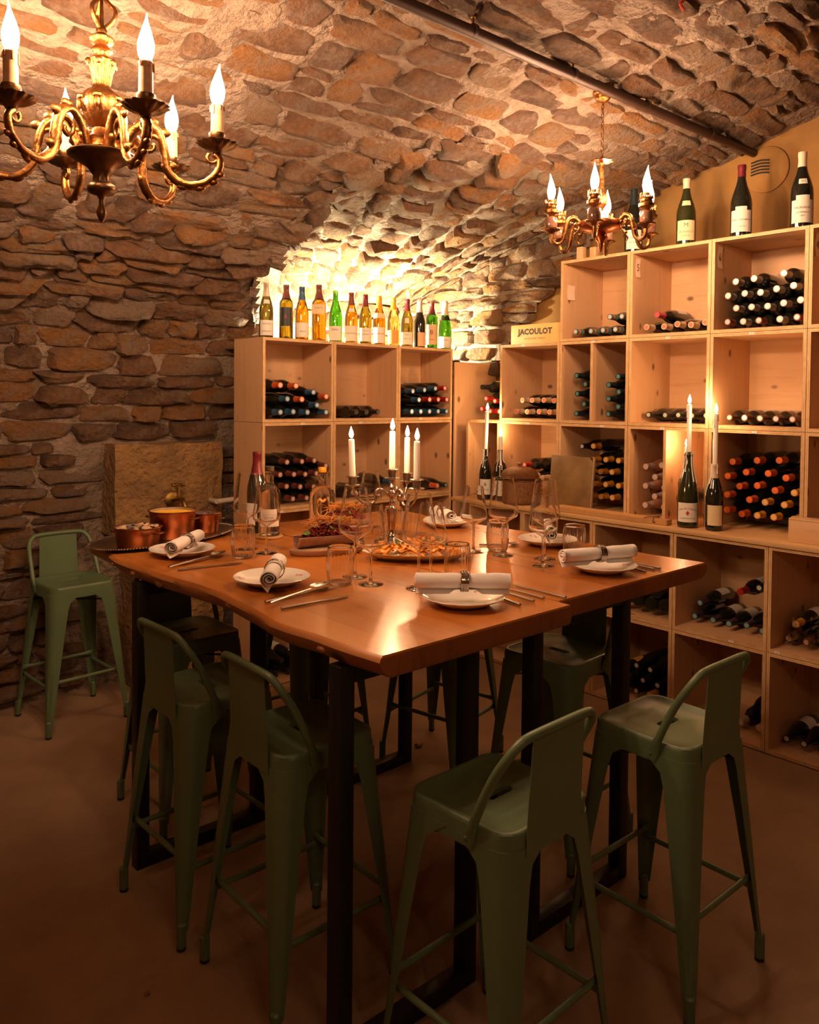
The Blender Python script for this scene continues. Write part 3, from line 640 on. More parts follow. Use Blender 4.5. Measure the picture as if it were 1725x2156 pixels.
CAPS={
'BA1':('y',3.83,[(2.423,1.654,'o'),(2.525,1.652,'o'),(2.643,1.618,'b'),(2.732,1.594,'o'),(2.469,1.579,'b'),(2.565,1.577,'o'),(2.668,1.545,'b'),(2.424,1.506,'b'),(2.508,1.508,'b'),(2.603,1.505,'b'),(2.732,1.504,'b')]),
'BA2':('y',3.83,[(2.952,1.504,'k'),(3.028,1.504,'k'),(3.12,1.504,'k')]),
'BA3':('y',3.83,[(3.402,1.633,'b'),(3.502,1.642,'b'),(3.598,1.652,'b'),(3.683,1.655,'r'),(3.456,1.579,'b'),(3.548,1.581,'r'),(3.625,1.581,'r'),(3.701,1.581,'r'),(3.395,1.504,'b'),(3.472,1.504,'b'),(3.548,1.504,'b'),(3.625,1.504,'b'),(3.701,1.504,'b')]),
'BB1':('y',3.83,[(2.469,1.23,'n'),(2.568,1.229,'n'),(2.652,1.231,'n'),(2.732,1.197,'n'),(2.425,1.163,'n'),(2.515,1.16,'n'),(2.591,1.156,'n'),(2.667,1.156,'n'),(2.467,1.096,'n'),(2.557,1.088,'n'),(2.648,1.082,'n'),(2.509,1.024,'n'),(2.601,1.022,'n'),(2.695,1.022,'n')]),
'BB3':('y',3.83,[(3.625,1.022,'o'),(3.701,1.022,'g')]),
'BB2':('y',3.83,[(3.227,1.074,'b'),(2.963,1.022,'c'),(3.053,1.022,'k'),(3.14,1.022,'k')]),
'RA2':('x',3.824,[(2.819,1.981,'ob'),(2.713,1.979,'ob'),(2.633,1.98,'ob'),(2.552,1.98,'ob'),(2.589,2.051,'ob'),(2.512,2.049,'ob')]),
'RA3':('x',3.824,[(2.358,1.981,'cr'),(2.255,1.978,'cr'),(2.179,1.986,'cr'),(2.103,1.978,'cr'),(2.026,1.986,'cr'),(2.296,2.042,'p')]),
'RA4':('x',3.824,[(1.64,2.19,'s'),(1.871,2.174,'s'),(1.781,2.18,'s'),(1.594,2.129,'s'),(1.825,2.113,'s'),(1.672,2.121,'s'),(1.909,2.108,'s'),(1.748,2.111,'s'),(1.561,2.06,'s'),(1.638,2.052,'s'),(1.866,2.045,'s'),(1.79,2.045,'s'),(1.713,2.043,'s'),(1.909,1.98,'sr'),(1.83,1.978,'s'),(1.754,1.978,'sr'),(1.654,1.978,'s'),(1.576,1.982,'sr')]),
'RB0':('x',3.864,[(3.577,1.664,'k'),(3.541,1.59,'r'),(3.465,1.575,'r'),(3.578,1.523,'r'),(3.503,1.509,'r'),(3.427,1.509,'r')]),
'RB1':('x',3.844,[(3.226,1.582,'cr'),(3.149,1.583,'cr'),(3.06,1.584,'cr'),(2.983,1.582,'cr'),(3.274,1.512,'cr'),(3.188,1.512,'cr'),(3.096,1.514,'cr'),(3.015,1.513,'cr')]),
'RB2a':('x',3.844,[(2.823,1.729,'t'),(2.76,1.678,'t'),(2.816,1.624,'t'),(2.767,1.565,'t'),(2.82,1.509,'t')]),
'RB2b':('x',3.844,[(2.542,1.72,'t'),(2.603,1.674,'t'),(2.537,1.635,'t'),(2.603,1.596,'t'),(2.539,1.553,'t'),(2.603,1.511,'t')]),
'RB3':('x',3.864,[(2.358,1.512,'kg'),(2.259,1.513,'kg'),(2.183,1.515,'kg'),(2.106,1.514,'kg'),(2.03,1.516,'kg')]),
'RB4':('x',3.864,[(1.906,1.509,'kr'),(1.83,1.509,'kr'),(1.753,1.509,'kr'),(1.677,1.509,'kr'),(1.6,1.509,'kr')]),
'RC1':('x',3.884,[(3.153,1.118,'c'),(3.077,1.113,'c'),(3.002,1.127,'c'),(3.213,1.183,'r'),(3.132,1.191,'k')]),
'RC2':('x',3.884,[(2.71,1.248,'y'),(2.624,1.253,'y'),(2.541,1.253,'y'),(2.737,1.177,'y'),(2.66,1.182,'y'),(2.583,1.186,'y'),(2.701,1.109,'y'),(2.623,1.113,'y'),(2.539,1.113,'y'),(2.731,1.038,'y'),(2.655,1.041,'y'),(2.578,1.043,'y'),(2.786,1.32,'kw'),(2.709,1.325,'y')]),
'RC3a':('x',3.884,[(2.369,1.232,'v'),(2.274,1.246,'v'),(2.313,1.18,'v'),(2.369,1.128,'v'),(2.257,1.128,'v'),(2.313,1.076,'v'),(2.369,1.024,'v'),(2.257,1.024,'v')]),
'RC3b':('x',3.884,[(2.143,1.089,'c')]),
'RC4':('x',3.884,[(1.885,1.291,'o2'),(1.763,1.305,'o2'),(1.657,1.312,'o2'),(1.909,1.218,'o2'),(1.816,1.244,'o2'),(1.708,1.246,'o2'),(1.624,1.231,'o2'),(1.848,1.172,'o2'),(1.76,1.183,'o2'),(1.674,1.167,'o2'),(1.584,1.164,'y'),(1.909,1.125,'o2'),(1.797,1.111,'o2'),(1.72,1.106,'y'),(1.629,1.103,'y'),(1.909,1.049,'o2'),(1.834,1.037,'o2'),(1.757,1.038,'y'),(1.677,1.039,'y'),(1.585,1.04,'y')]),
'RD3':('x',3.738,[(1.979,0.589,'u'),(2.006,0.517,'u'),(1.91,0.517,'u'),(1.829,0.517,'u'),(1.742,0.528,'u'),(1.667,0.517,'u'),(1.776,0.681,'r2'),(1.686,0.717,'kw')]),
'RD2':('x',3.678,[(2.188,0.614,'B'),(2.293,0.551,'B'),(2.217,0.543,'B'),(2.138,0.55,'B'),(2.369,0.552,'B')]),
'RD4':('x',3.718,[(1.507,0.588,'y'),(1.537,0.517,'n'),(1.46,0.517,'n'),(1.39,0.548,'k')]),
'RE2':('x',3.718,[(2.478,0.0585,'kw'),(2.398,0.0585,'kw'),(2.318,0.0585,'kw'),(2.238,0.0585,'y'),(2.15,0.0585,'kw'),(2.438,0.124,'kL'),(2.358,0.124,'kL'),(2.278,0.124,'kw'),(2.194,0.121,'kw'),(2.236,0.191,'kw'),(2.318,0.193,'kw')]),
'RE3':('x',3.738,[(1.764,0.057,'c'),(1.673,0.057,'c'),(1.718,0.119,'kL')]),
'RE4':('x',3.718,[(1.537,0.057,'kw'),(1.46,0.057,'kw'),(1.384,0.057,'kw')]),
}
BOX = {'BA1': 'top-row left back-cabinet box', 'BA2': 'top-row middle back-cabinet box', 'BA3': 'top-row right back-cabinet box', 'BB1': 'second-row left back-cabinet box', 'BB2': 'box behind the candelabra', 'BB3': 'second-row right back-cabinet box',
 'RA2': 'box with the blank tag', 'RA3': 'box tagged 5', 'RA4': 'box tagged 6', 'RB0': 'corner gap beside the tall board', 'RB1': 'box under the lettered case', 'RB2a': 'far half of the divided box', 'RB2b': 'near half of the divided box',
 'RB3': 'box under tag 5', 'RB4': 'box under tag 6', 'RC1': 'box behind the basket', 'RC2': 'box behind the book', 'RC3a': 'rose box above the cutting board', 'RC3b': 'half box behind the candle bottles', 'RC4': 'box beside the bottle candles',
 'RD2': 'base box with upturned bottles', 'RD3': 'base box with purple capsules', 'RD4': 'base box at the picture edge', 'RE2': 'floor box behind the table leg', 'RE3': 'floor box behind the stool backrest', 'RE4': 'floor box at the picture edge'}
for key, (axis, plane, pts) in CAPS.items():
    # rows from the bottom up, each from left to right as seen from the table
    order = sorted(pts, key=lambda p: p[1]); rows = []
    for p in order:
        if rows and p[1] - rows[-1][0][1] < .045: rows[-1].append(p)
        else: rows.append([p])
    for ri, row in enumerate(rows):
        row.sort(key=lambda p: -p[0] if axis == 'x' else p[0])
        for ci, (u, z, c_) in enumerate(row):
            rname = 'bottom row' if ri == 0 else ORD[ri] + ' row up'
            pos = ('leftmost' if ci == 0 else (ORD[ci] + ' from left')) + ' in ' + rname
            if len(pts) == 1: pos = 'alone'
            lbl = CAPN[c_] + '-capped bottle, ' + pos + ', ' + BOX[key]
            rng = random.Random(hash((key, u, z)) if False else int(u * 1000) + int(z * 7000))
            g = 'rose' if c_ == 'v' else 'bottle'; shape = 'bord' if c_ in ('kr', 's', 'sr', 'r', 'k') and key != 'RD4' else 'burg'
            labs = []
            if c_ in ('kr',) or (c_ == 's' and rng.random() < .5) or c_ in ('u', 'kL', 'r2', 'p') or (key in ('RD4', 'RE4') and c_ != 'k'):
                labs = [(.045, .135, 1.25, rng.uniform(-.5, .5) + (PI / 2 if axis == 'x' else 0), 'orangelabel' if (c_ == 'kL' and key == 'RE2') else 'paper', [])]
            flip = c_ == 'B'
            z += .0015
            if axis == 'x':
                loc = (min(plane + .297, (XC + .475 if key[1] in 'DE' else XR + D) - .0145), u, z); rot = (0, -PI / 2, 0)
                if flip: loc = (plane, u, z); rot = (0, PI / 2, 0)
            else: loc = (u, plane + .297 - .02, z); rot = (PI / 2, 0, 0)
            if axis == 'y': loc = (u, min(plane + .297, YB + DB - .014), z)
            tilt = 0
            r = (rot[0], rot[1], rot[2] + tilt) if not flip else rot
            bottle(('dark bottle lying base outward, ' + pos + ', ' + BOX[key]) if flip else lbl, shape, g, None if flip else c_, loc, r, labs, 'bottles in the ' + BOX[key], n=16)
# bottles seen under the table, in the lower boxes of the back cabinet and the far base boxes
for k, (x, z) in enumerate(((2.40, .06), (2.485, .06), (2.57, .06), (2.655, .06), (2.4425, .1335), (2.5275, .1335))):
    bottle('dark bottle, ' + ('leftmost' if k in (0, 4) else ORD[k % 4] + ' from left') + ' in ' + ('bottom row' if k < 4 else 'upper row') + ', lowest left back-cabinet box', 'burg', 'bottle', 'k', (x, YB + DB - .014, z), (PI / 2, 0, 0), [(.05, .13, 1.3, PI, 'paper', [])], 'bottles in the lowest back-cabinet box', n=16)
for k, (y, z) in enumerate(((2.90, .0595), (2.81, .0595), (2.72, .0595), (2.62, .0595), (2.855, .1315), (2.765, .1315))):
    bottle('brown-capped bottle, ' + ('leftmost' if k in (0, 4) else ORD[k % 4] + ' from left') + ' in ' + ('bottom row' if k < 4 else 'upper row') + ', floor box seen between table legs', 'burg', 'bottle', 'n', (XC + .08 + .297, y, z), (0, -PI / 2, 0), [(.05, .13, 1.3, PI / 2, 'paper', [])], 'bottles in the floor box seen between the table legs', n=16)
mb = MB(); R_ = random.Random(3)
for i in range(9):
    a = R_.uniform(-1, 1); pts = [(XC + .03 + .02 * R_.random() + .01 * j, 1.528 - .018 * i + .01 * R_.uniform(-1, 1), zDE + .055 + .025 * j * R_.random() + .012 * (i % 3)) for j in range(5)]
    mb.tube(smooth_path(pts, 3), (.001, .02), 6)
thing('cellophane_wrap', 'crumpled clear cellophane round the bottle necks in the base box at the edge', 'wrapping', me=mb.mesh('wrap', 'plastic'))

# empty bottles standing on the back cabinet, lit from behind
zb = 1.9148
txt = lambda s, sz, m='ink', dz=.04, a=0: (s, sz, m, dz, a)
BK = [(2.437, 'burg', 'g_dark', 'ivory', 'paper', (.018, .098), 'olive bottle with white label and oval neck label, leftmost on the back cabinet', [txt('DOMAINE', .011, dz=.06), txt('CHARDONNAY', .008, dz=.022)], 'oval'),
 (2.570, 'bord', 'g_olive', 'n', 'blacklabel', (.075, .175), 'amber square-shouldered bottle with a black label and red mark', [txt('A', .03, 'redink', .05)], None),
 (2.678, 'burg', 'g_amber', 'b', 'paper', (.022, .10), 'amber bottle with blue capsule and white label', [txt('TERROIR', .010, dz=.03)], None),
 (2.799, 'bord', 'g_amber', 'n', 'cream', (.145, .195), 'tall straight amber bottle with a small high label', [txt('LA METTE', .010, dz=.03)], None),
 (2.921, 'burg', 'g_green', None, 'paper', (.015, .095), 'open bright green bottle with white label, fifth on the back cabinet', [txt('SIMON', .013, dz=.06)], None),
 (3.041, 'burg', 'g_amber', 'n', 'paper', (.018, .105), 'amber bottle labelled Chardonnay with round neck seal', [txt('Chardonnay', .014, 'brownink', .045)], 'oval'),
 (3.152, 'burg', 'g_olive', 'w', 'paper', (.022, .10), 'olive bottle with wine-red capsule and white label', [txt('CHABLIS', .012, dz=.04), txt('VIN FIN', .009, 'brownink', .06)], None),
 (3.264, 'burg', 'g_amber', 'y', 'paper', (.018, .11), 'amber bottle with gold capsule and a cream L label', [txt("L'Hermite", .018, 'redink', .055)], 'band'),
 (3.383, 'burg', 'g_yellow', 'y', 'orangelabel', (.02, .10), 'nearly clear bottle with golden yellow label, ninth on back cabinet', [], None),
 (3.501, 'burg', 'g_olive', 'w', 'paper', (.02, .095), 'bottle with a lit candle stub in its red-waxed neck on the back cabinet', [txt('Nuits', .012, dz=.06), txt('Grande Cuvee', .011, dz=.035)], 'shield'),
 (3.610, 'burg', 'bottle', 's', 'tan', (.015, .10), 'near-black bottle with tan label turned sideways on back cabinet', [], None),
 (3.722, 'bord', 'g_green', 'w', 'tan', (.03, .155), 'green square-shouldered bottle with tall tan label', [txt('B', .04, 'brownink', .075), txt('RESERVE', .010, 'brownink', .03)], None),
 (3.847, 'champ', 'g_green', 'cr', 'paper', (.015, .085), 'green sparkling wine bottle with black collar, rightmost on back cabinet', [txt('Cremant', .012, dz=.05)], 'collar')]
rot0 = -.75
for i, (x, sh, gm, cp, lm, (l0, l1), lbl, tx, extra_) in enumerate(BK):
    labs = [(l0, l1, 1.05 if i != 10 else .8, 0 if i != 10 else .5, lm, tx)]
    if extra_ == 'oval': labs.append((.185, .207, .55, 0, 'paper', []))
    if extra_ == 'band': labs.append((.165, .195, 1.2, 0, 'cream', []))
    if extra_ == 'shield': labs.append((.15, .18, .35, 0, 'paper', []))
    if extra_ == 'collar': labs.append((.19, .215, 3.1, 0, 'blacklabel', []))
    bottle(lbl, sh, gm, cp, (x, 3.915, zb), (0, 0, face(x, 3.915) + random.Random(i).uniform(-.15, .15)), labs, 'empty bottles on the back cabinet', sc={4: 1.07, 3: 1.14}.get(i, 1.06), hollow=gm != 'bottle', capz=.225, n=24)
# magnums on top of the right-hand boxes
zt = zA + .0005; rr = -.95
bottle('dark magnum with big white label half hidden behind the small chandelier', 'mag', 'bottle', 't', (3.86, 2.470, zt), (0, 0, -.95), [(.02, .12, .9, 0, 'paper', [txt('Lalou', .018, dz=.06), txt('Bourgogne', .011, dz=.035)]), (.262, .300, 1.0, 0, 'blacklabel', [txt('Rene', .011, 'paper', .02)])], 'bottles on top of the right-hand boxes', sc=1.03, capz=.255)
bottle('olive magnum with cream MEURSAULT label and ivory capsule', 'mag', 'bottle_green', 'ivory', (3.86, 2.160, zt), (0, 0, face(3.86, 2.16)), [(.025, .125, 1.0, 0, 'cream', [txt('MEURSAULT', .0135, 'brownink', .042), txt('DOMAINE', .009, 'brownink', .022), txt('M', .03, 'brownink', .075)]), (.20, .225, .55, 0, 'cream', [])], 'bottles on top of the right-hand boxes', sc=1.02, capz=.29)
bottle('dark magnum with red capsule and arched white label', 'mag', 'bottle', 'w', (3.86, 1.868, zt), (0, 0, face(3.86, 1.868)), [(.025, .125, 1.05, 0, 'paper', [txt('GEVREY-CHAMBERTIN', .0095, 'ink', .055), txt('MIS EN BOUTEILLE', .006, 'ink', .025)]), (.125, .142, .55, 0, 'paper', [])], 'bottles on top of the right-hand boxes', sc=1.05, capz=.285)
bottle('dark magnum with white capsule and gilt-edged MEURSAULT label, nearest picture edge', 'mag', 'bottle', 'ivory', (3.86, 1.580, zt), (0, 0, face(3.86, 1.58) + .1), [(.025, .125, 1.05, 0, 'paper', [txt('MEURSAULT', .013, 'ink', .065), txt('LES NARVAUX', .009, 'ink', .045), txt('2017', .009, 'ink', .03)]), (.125, .145, .6, 0, 'paper', []), (.195, .218, .45, 0, 'paper', [txt('2017', .009, 'ink', .011)])], 'bottles on top of the right-hand boxes', sc=1.05, capz=.275)
# lettered wooden case and two blocks
t = thing('wooden_case', 'small golden wooden wine case lettered in dark ink on the right-hand boxes', 'case', (3.79, 3.09, zAB + .0005), (0, 0, .05))
mb = MB(); mb.rbox(0, .16, -.18, .18, 0, .112, .002); ob('body', mb.mesh('case', 'box_wood', 30), t)
mb = MB(); mb.box(.004, .156, -.178, .178, .112, .117); ob('lid', mb.mesh('lid', 'box_wood', 0), t)
ob('lettering', textmesh('JACOULOT', .047, 'ink', bold=.0022, spacing=1.05), t, (-.0012, 0, .071), (0, 0, -PI / 2))
ob('lettering', textmesh('BOURGOGNE · FRANCE', .014, 'brownink'), t, (-.0012, 0, .030), (0, 0, -PI / 2))
mb = MB(); mb.rbox(3.96, 4.12, 2.98, 3.30, zAB + .0005, zAB + .10, .002); thing('plain_case', 'plain wooden case standing behind the lettered case', 'case', me=mb.mesh('case', 'pine_h', 30))
for i, y in enumerate((2.79, 2.70)):
    mb = MB(); mb.rbox(-.02, .02, -.02, .02, 0, .075 - .012 * i, .002); thing('wood_block', 'small square wood block on the top box corner, ' + ('nearer the stone wall' if i == 0 else 'nearer the dark magnum'), 'wood block', (3.83, y, zA + .0005), me=mb.mesh('block', 'pine_v', 30))
# ---------------------------------------------------------------- two live-edge table slabs on black steel frames
ZT = 1.0262
def slab_mesh(x0, x1, y0, y1, live0, live1, seed):
    R = random.Random(seed); n = 44; L = []; Rr = []
    def wav(y, k): return noise.noise(Vector((y * 2.1, k, seed))) * .030 + noise.noise(Vector((y * 6, k, seed + 5))) * .010
    for i in range(n + 1):
        y = y0 + (y1 - y0) * i / n
        L.append((x0 + (wav(y, 1) if live0 else 0), y)); Rr.append((x1 + (wav(y, 2) if live1 else wav(y, 3) * .12), y))
    outl = L + Rr[::-1]; m = len(outl); mb = MB()
    cx, cy = (x0 + x1) / 2, (y0 + y1) / 2
    def ring(dl, de, z):
        o = []
        for i, (x, y) in enumerate(outl):
            live = (live0 and i <= n) or (live1 and i > n); left = i <= n
            dd = dl if live else de
            ex = x + (dd if left else -dd); ey = y
            if i in (0, m - 1): ey = y + de
            if i in (n, n + 1): ey = y - de
            wob = noise.noise(Vector((y * 9, z * 30, seed + left))) * .005 if live else 0
            o.append((ex + wob, ey, z))
        return o
    Tk = .056
    rs = [ring(.012, .004, ZT), ring(.004, .001, ZT - .005), ring(.0, 0, ZT - .014), ring(.008, .0, ZT - .034), ring(.026, .002, ZT - .050), ring(.036, .006, ZT - Tk)]
    for r in rs: mb.v += r
    for k in range(len(rs) - 1):
        for i in range(m):
            j = (i + 1) % m; live = (live0 and i < n) or (live1 and n < i < m - 1)
            mb.f.append((k * m + j, k * m + i, (k + 1) * m + i, (k + 1) * m + j)); mb.m.append(1 if live and k > 0 else 2 if (k > 0 and i in (n, m - 1)) else 0)
    for k, flip in ((0, False), (len(rs) - 1, True)):   # top and bottom strips between the two long sides
        for i in range(n):
            a, b_, c_, d = k * m + i, k * m + i + 1, k * m + m - 2 - i, k * m + m - 1 - i
            mb.f.append((a, b_, c_, d) if flip else (d, c_, b_, a)); mb.m.append(0)
    return mb.mesh('tabletop', ['table', 'bark', 'shaded_endgrain'], 40)
def table(label, x0, x1, y0, y1, l0, l1, seed, legs):
    t = thing('slab_table', label, 'table', ((x0 + x1) / 2, (y0 + y1) / 2, 0), group='two slab tables pushed together')
    o = Vector(t.location); q = ob('tabletop', slab_mesh(x0, x1, y0, y1, l0, l1, seed), t, -o)
    # dark knots sunk in the live edge
    for (ky, kz, s_, k_) in ([(1.55, -.03, .022, 1), (2.02, -.022, .025, 1), (2.33, -.016, .03, 1), (2.45, -.035, .035, 1), (2.62, -.03, .022, 1), (2.8, -.028, .018, 1)] if l0 else []):
        i = min(range(45), key=lambda i: abs(y0 + (y1 - y0) * i / 44 - ky)); xx = x0 + noise.noise(Vector((ky * 2.1, 1, seed))) * .030 + noise.noise(Vector((ky * 6, 1, seed + 5))) * .010
        mb = MB(); mb.sphere((0, 0, 0), (.006, s_ * .8, s_ * .36), 10, 6); ob('knot', mb.mesh('knot', 'drip'), q, (xx + .004 + (.006 if kz < -.03 else 0), ky, ZT + kz))
    a = .0225
    for (ya, xa, xb) in legs:
        f = ob('leg_frame', None, t, (0, 0, 0))
        for x in (xa, xb):
            mb = MB(); mb.rbox(-a, a, -a, a, 0, ZT - .0565, .003); ob('leg', cached('tleg', lambda: mb.mesh('leg', 'steel', 30)), f, (x - o.x, ya - o.y, 0))
        mb = MB(); mb.rbox(xa + a, xb - a, ya - a, ya + a, .0, 2 * a, .003); ob('foot_bar', mb.mesh('foot_bar', 'steel', 30), f, -o)
        mb = MB(); mb.rbox(xa + a, xb - a, ya - a, ya + a, ZT - .0565 - 2 * a, ZT - .0565, .003); ob('top_bar', mb.mesh('top_bar', 'steel', 30), f, -o)
table('orange-brown wooden slab table with a wavy knotty live edge, beside the two left stools', 1.125, 1.826, 1.345, 3.09, True, False, 2, [(1.50, 1.145, 1.575), (2.60, 1.135, 1.59)])
table('orange-brown wooden slab table nearer the wine shelves, its near end set back', 1.832, 2.675, 1.392, 3.08, False, True, 5, [(1.50, 1.850, 2.31), (2.60, 1.86, 2.335)])

# ---------------------------------------------------------------- green metal stools
SZ = .685
def rrect(h, r, n=12, hy=None):
    hy = hy or h; out = []
    for cx, cy, a0 in ((h - r, hy - r, 0), (-h + r, hy - r, PI / 2), (-h + r, -hy + r, PI), (h - r, -hy + r, 1.5 * PI)):
        for i in range(n): a = a0 + PI / 2 * i / (n - 1); out.append((cx + r * math.cos(a), cy + r * math.sin(a)))
    return out
def seat_mesh():
    mb = MB(); n = 12; N = 4 * n
    loops = []
    hole = rrect(.043, .0135, n, .0140)
    o1 = rrect(.140, .040, n); o2 = rrect(.148, .045, n); o3 = rrect(.154, .050, n); o4 = rrect(.1555, .052, n); o5 = rrect(.1575, .053, n); o6 = rrect(.152, .05, n); o7 = rrect(.134, .038, n)
    mid = [(hx * .45 + ox * .55, hy * .45 + oy * .55) for (hx, hy), (ox, oy) in zip(hole, o7)]
    for l, z in ((hole, SZ - .018), (hole, SZ - .0075), ([(x * 1.1, y * 1.15) for x, y in hole], SZ - .0065), (mid, SZ - .006), (o7, SZ - .006), (o1, SZ - .0015), (o2, SZ), (o3, SZ - .004), (o4, SZ - .014), (o5, SZ - .058), (o6, SZ - .058)): loops.append([(x, y, z) for x, y in l])
    for l in loops: mb.v += l
    for k in range(len(loops) - 1):
        for i in range(N): j = (i + 1) % N; mb.f.append((k * N + i, k * N + j, (k + 1) * N + j, (k + 1) * N + i)); mb.m.append(0)
    # underside skin just below the top
    u = len(mb.v); mb.v += [(x, y, SZ - .02) for x, y in hole] + [(x, y, SZ - .02) for x, y in o6]
    for i in range(N): j = (i + 1) % N; mb.f.append((u + i, u + N + i, u + N + j, u + j)); mb.m.append(0)
    return mb.mesh('seat', 'green', 50)
def leg_mesh(sx, sy):
    mb = MB(); nz = 14; na = 8; rows = []
    for j in range(nz + 1):
        t = j / nz; z = SZ - .036 - (SZ - .036 - .055) * t
        c = .1580 + (.199 - .1580) * t; wd = .086 + (.026 - .086) * t ** .9; r = .050 + (.017 - .050) * t
        if t < .1: wd += .055 * (1 - t / .1) ** 2      # flares into the skirt
        dent = .006 * max(0, math.sin(PI * (t - .60) / .33)) if .60 < t < .93 else 0
        sec = [(c - wd, c)] + [(c - r + r * math.cos(PI / 2 - PI / 2 * i / (na - 1)), c - r + r * math.sin(PI / 2 - PI / 2 * i / (na - 1))) for i in range(na)] + [(c, c - wd)]
        if dent: sec = [(x - dent * (math.exp(-((k - 4.5) / 1.2) ** 2)), y - dent * (math.exp(-((k - 4.5) / 1.2) ** 2))) for k, (x, y) in enumerate(sec)]
        th = .0022; inn = [(x - th, y - th) for x, y in sec]
        inn[0] = (sec[0][0], sec[0][1] - th); inn[-1] = (sec[-1][0] - th, sec[-1][1])
        rows.append((sec + inn[::-1], z))
    n = len(rows[0][0])
    for sec, z in rows: mb.v += [(sx * x, sy * y, z) for x, y in sec]
    for j in range(nz):
        for i in range(n): k = (i + 1) % n; mb.f.append((j * n + i, j * n + k, (j + 1) * n + k, (j + 1) * n + i)); mb.m.append(0)
    h = n // 2
    for b_ in (0, nz * n):
        for i in range(h - 1): mb.f.append((b_ + i, b_ + i + 1, b_ + n - 2 - i, b_ + n - 1 - i)); mb.m.append(0)
    return mb.mesh('leg', 'green', 50)
def foot_mesh():
    mb = MB(); mb.lathe([(.0135, .010), (.0142, .012), (.0142, .075), (.010, .08)], 14, 0); return mb.mesh('foot_sleeve', 'green')
def cap_mesh():
    mb = MB(); mb.lathe([(.011, 0), (.0135, .002), (.0138, .0115)], 14, 0); return mb.mesh('rubber_foot', 'rubber')
def bar_mesh(z, y, hx):
    mb = MB(); pts = [(-hx - .004, y, z), (-hx + .02, y, z), (-hx + .04, y, z), (0, y, z), (hx - .04, y, z), (hx - .02, y, z), (hx + .004, y, z)]
    mb.tube(pts, [(.003, .012), (.004, .011), .0085, .0085, .0085, (.004, .011), (.003, .012)], 10, flat=(0, 1, 0)); return mb.mesh('footrest', 'green')
def back_tube():
    side_ = [(.1605, -.045, SZ - .052), (.1612, -.060, SZ - .015), (.1605, -.085, SZ + .045), (.1575, -.118, SZ + .115), (.150, -.148, SZ + .165), (.128, -.164, SZ + .196), (.095, -.169, SZ + .205)]
    pts = smooth_path(side_ + [(0, -.171, SZ + .207)] + [(-x, y, z) for x, y, z in side_[::-1]], 4)
    L = len(pts); rr = []
    for i in range(L):
        e = min(i, L - 1 - i); rr.append((.0035, .017) if e < 4 else (.0075, .013) if e < 6 else .0105)
    mb = MB(); mb.tube(pts, rr, 12, flat=(1, 0, 0))
    for sx in (-1, 1): mb.sphere((sx * .165, -.047, SZ - .035), (.003, .005, .005), 8, 4)
    return mb.mesh('back_tube', 'green')
def back_panel():
    mb = MB(); k = 9; th = .0018
    prof_ = []
    for j in range(k + 1):
        t = j / k; z = SZ - .056 + (.205 + .054) * t
        y = -.1595 - (.0105 * max(0, (t - .2) / .8)); prof_.append((y, z, .098 - .006 * t))
    for s_, dy in ((1, 0), (-1, -th)):
        for (y, z, hw) in prof_: mb.v += [(-hw, y + dy, z), (hw, y + dy, z)]
    o = 2 * (k + 1)
    for j in range(k):
        mb.f += [(2 * j, 2 * j + 1, 2 * j + 3, 2 * j + 2), (o + 2 * j + 1, o + 2 * j, o + 2 * j + 2, o + 2 * j + 3), (2 * j, 2 * j + 2, o + 2 * j + 2, o + 2 * j), (2 * j + 3, 2 * j + 1, o + 2 * j + 1, o + 2 * j + 3)]; mb.m += [0] * 4
    mb.f += [(1, 0, o, o + 1), (2 * k, 2 * k + 1, o + 2 * k + 1, o + 2 * k)]; mb.m += [0] * 2
    return mb.mesh('back_panel', 'green', 30)
def strap(a):
    mb = MB(); L = .205; mb.box(-L, L, -.009, .009, SZ - .095, SZ - .092, mat=Matrix.Rotation(a, 4, 'Z')); return mb.mesh('strap', 'steel', 0)
def stool(label, x, y, rz):
    t = thing('metal_stool', label, 'stool', (x, y, 0), (0, 0, rz), 'green metal stools')
    ob('seat', cached('seat', seat_mesh), t); ob('back_panel', cached('bp', back_panel), t); ob('back_tube', cached('bt', back_tube), t)
    for sx in (-1, 1):
        for sy in (-1, 1):
            l = ob('leg', cached(('leg', sx, sy), lambda: leg_mesh(sx, sy)), t)
            ob('foot_sleeve', cached('fs', foot_mesh), l, (sx * .1895, sy * .1895, 0)); ob('rubber_foot', cached('rf', cap_mesh), l, (sx * .1895, sy * .1895, 0))
    for i, (ry, z) in enumerate(((0, .245), (PI / 2, .215), (PI, .245), (1.5 * PI, .215))):
        hx = .158 + (.041) * (SZ - z) / SZ - .012
        ob('footrest', cached(('bar', z), lambda: bar_mesh(z, hx - .004, hx)), t, (0, 0, 0), (0, 0, ry))
    ob('strap', cached('st1', lambda: strap(PI / 4)), t); ob('strap', cached('st2', lambda: strap(-PI / 4)), t, (0, 0, -.004))
stool('green metal stool standing alone against the rubble wall, left of the table', 1.415, 4.045, PI + .06)
stool('green metal stool tucked under the far left corner of the table, facing the camera', 1.455, 2.895, PI)
stool('green metal stool at the knotty live edge, farther of the pair on that side', 1.232, 2.318, -PI / 2 + .03)
stool('green metal stool at the knotty live edge, beside the front table leg', 1.262, 1.842, -PI / 2 - .02)
stool('green metal stool at the front end of the table, nearest the camera', 1.405, 1.235, .02)
stool('green metal stool on the right by the base wine boxes, seat toward the table', 2.082, 1.193, -.02)
stool('green metal stool under the right table side, seen between two steel legs', 2.37, 1.80, PI / 2 + .05)
stool('dark green metal stool at the far right table corner, mostly hidden by the table top', 2.50, 2.535, PI / 2 + .2)
stool('dark green metal stool at the far table side, only its legs showing under the table', 2.03, 2.88, PI - .05)
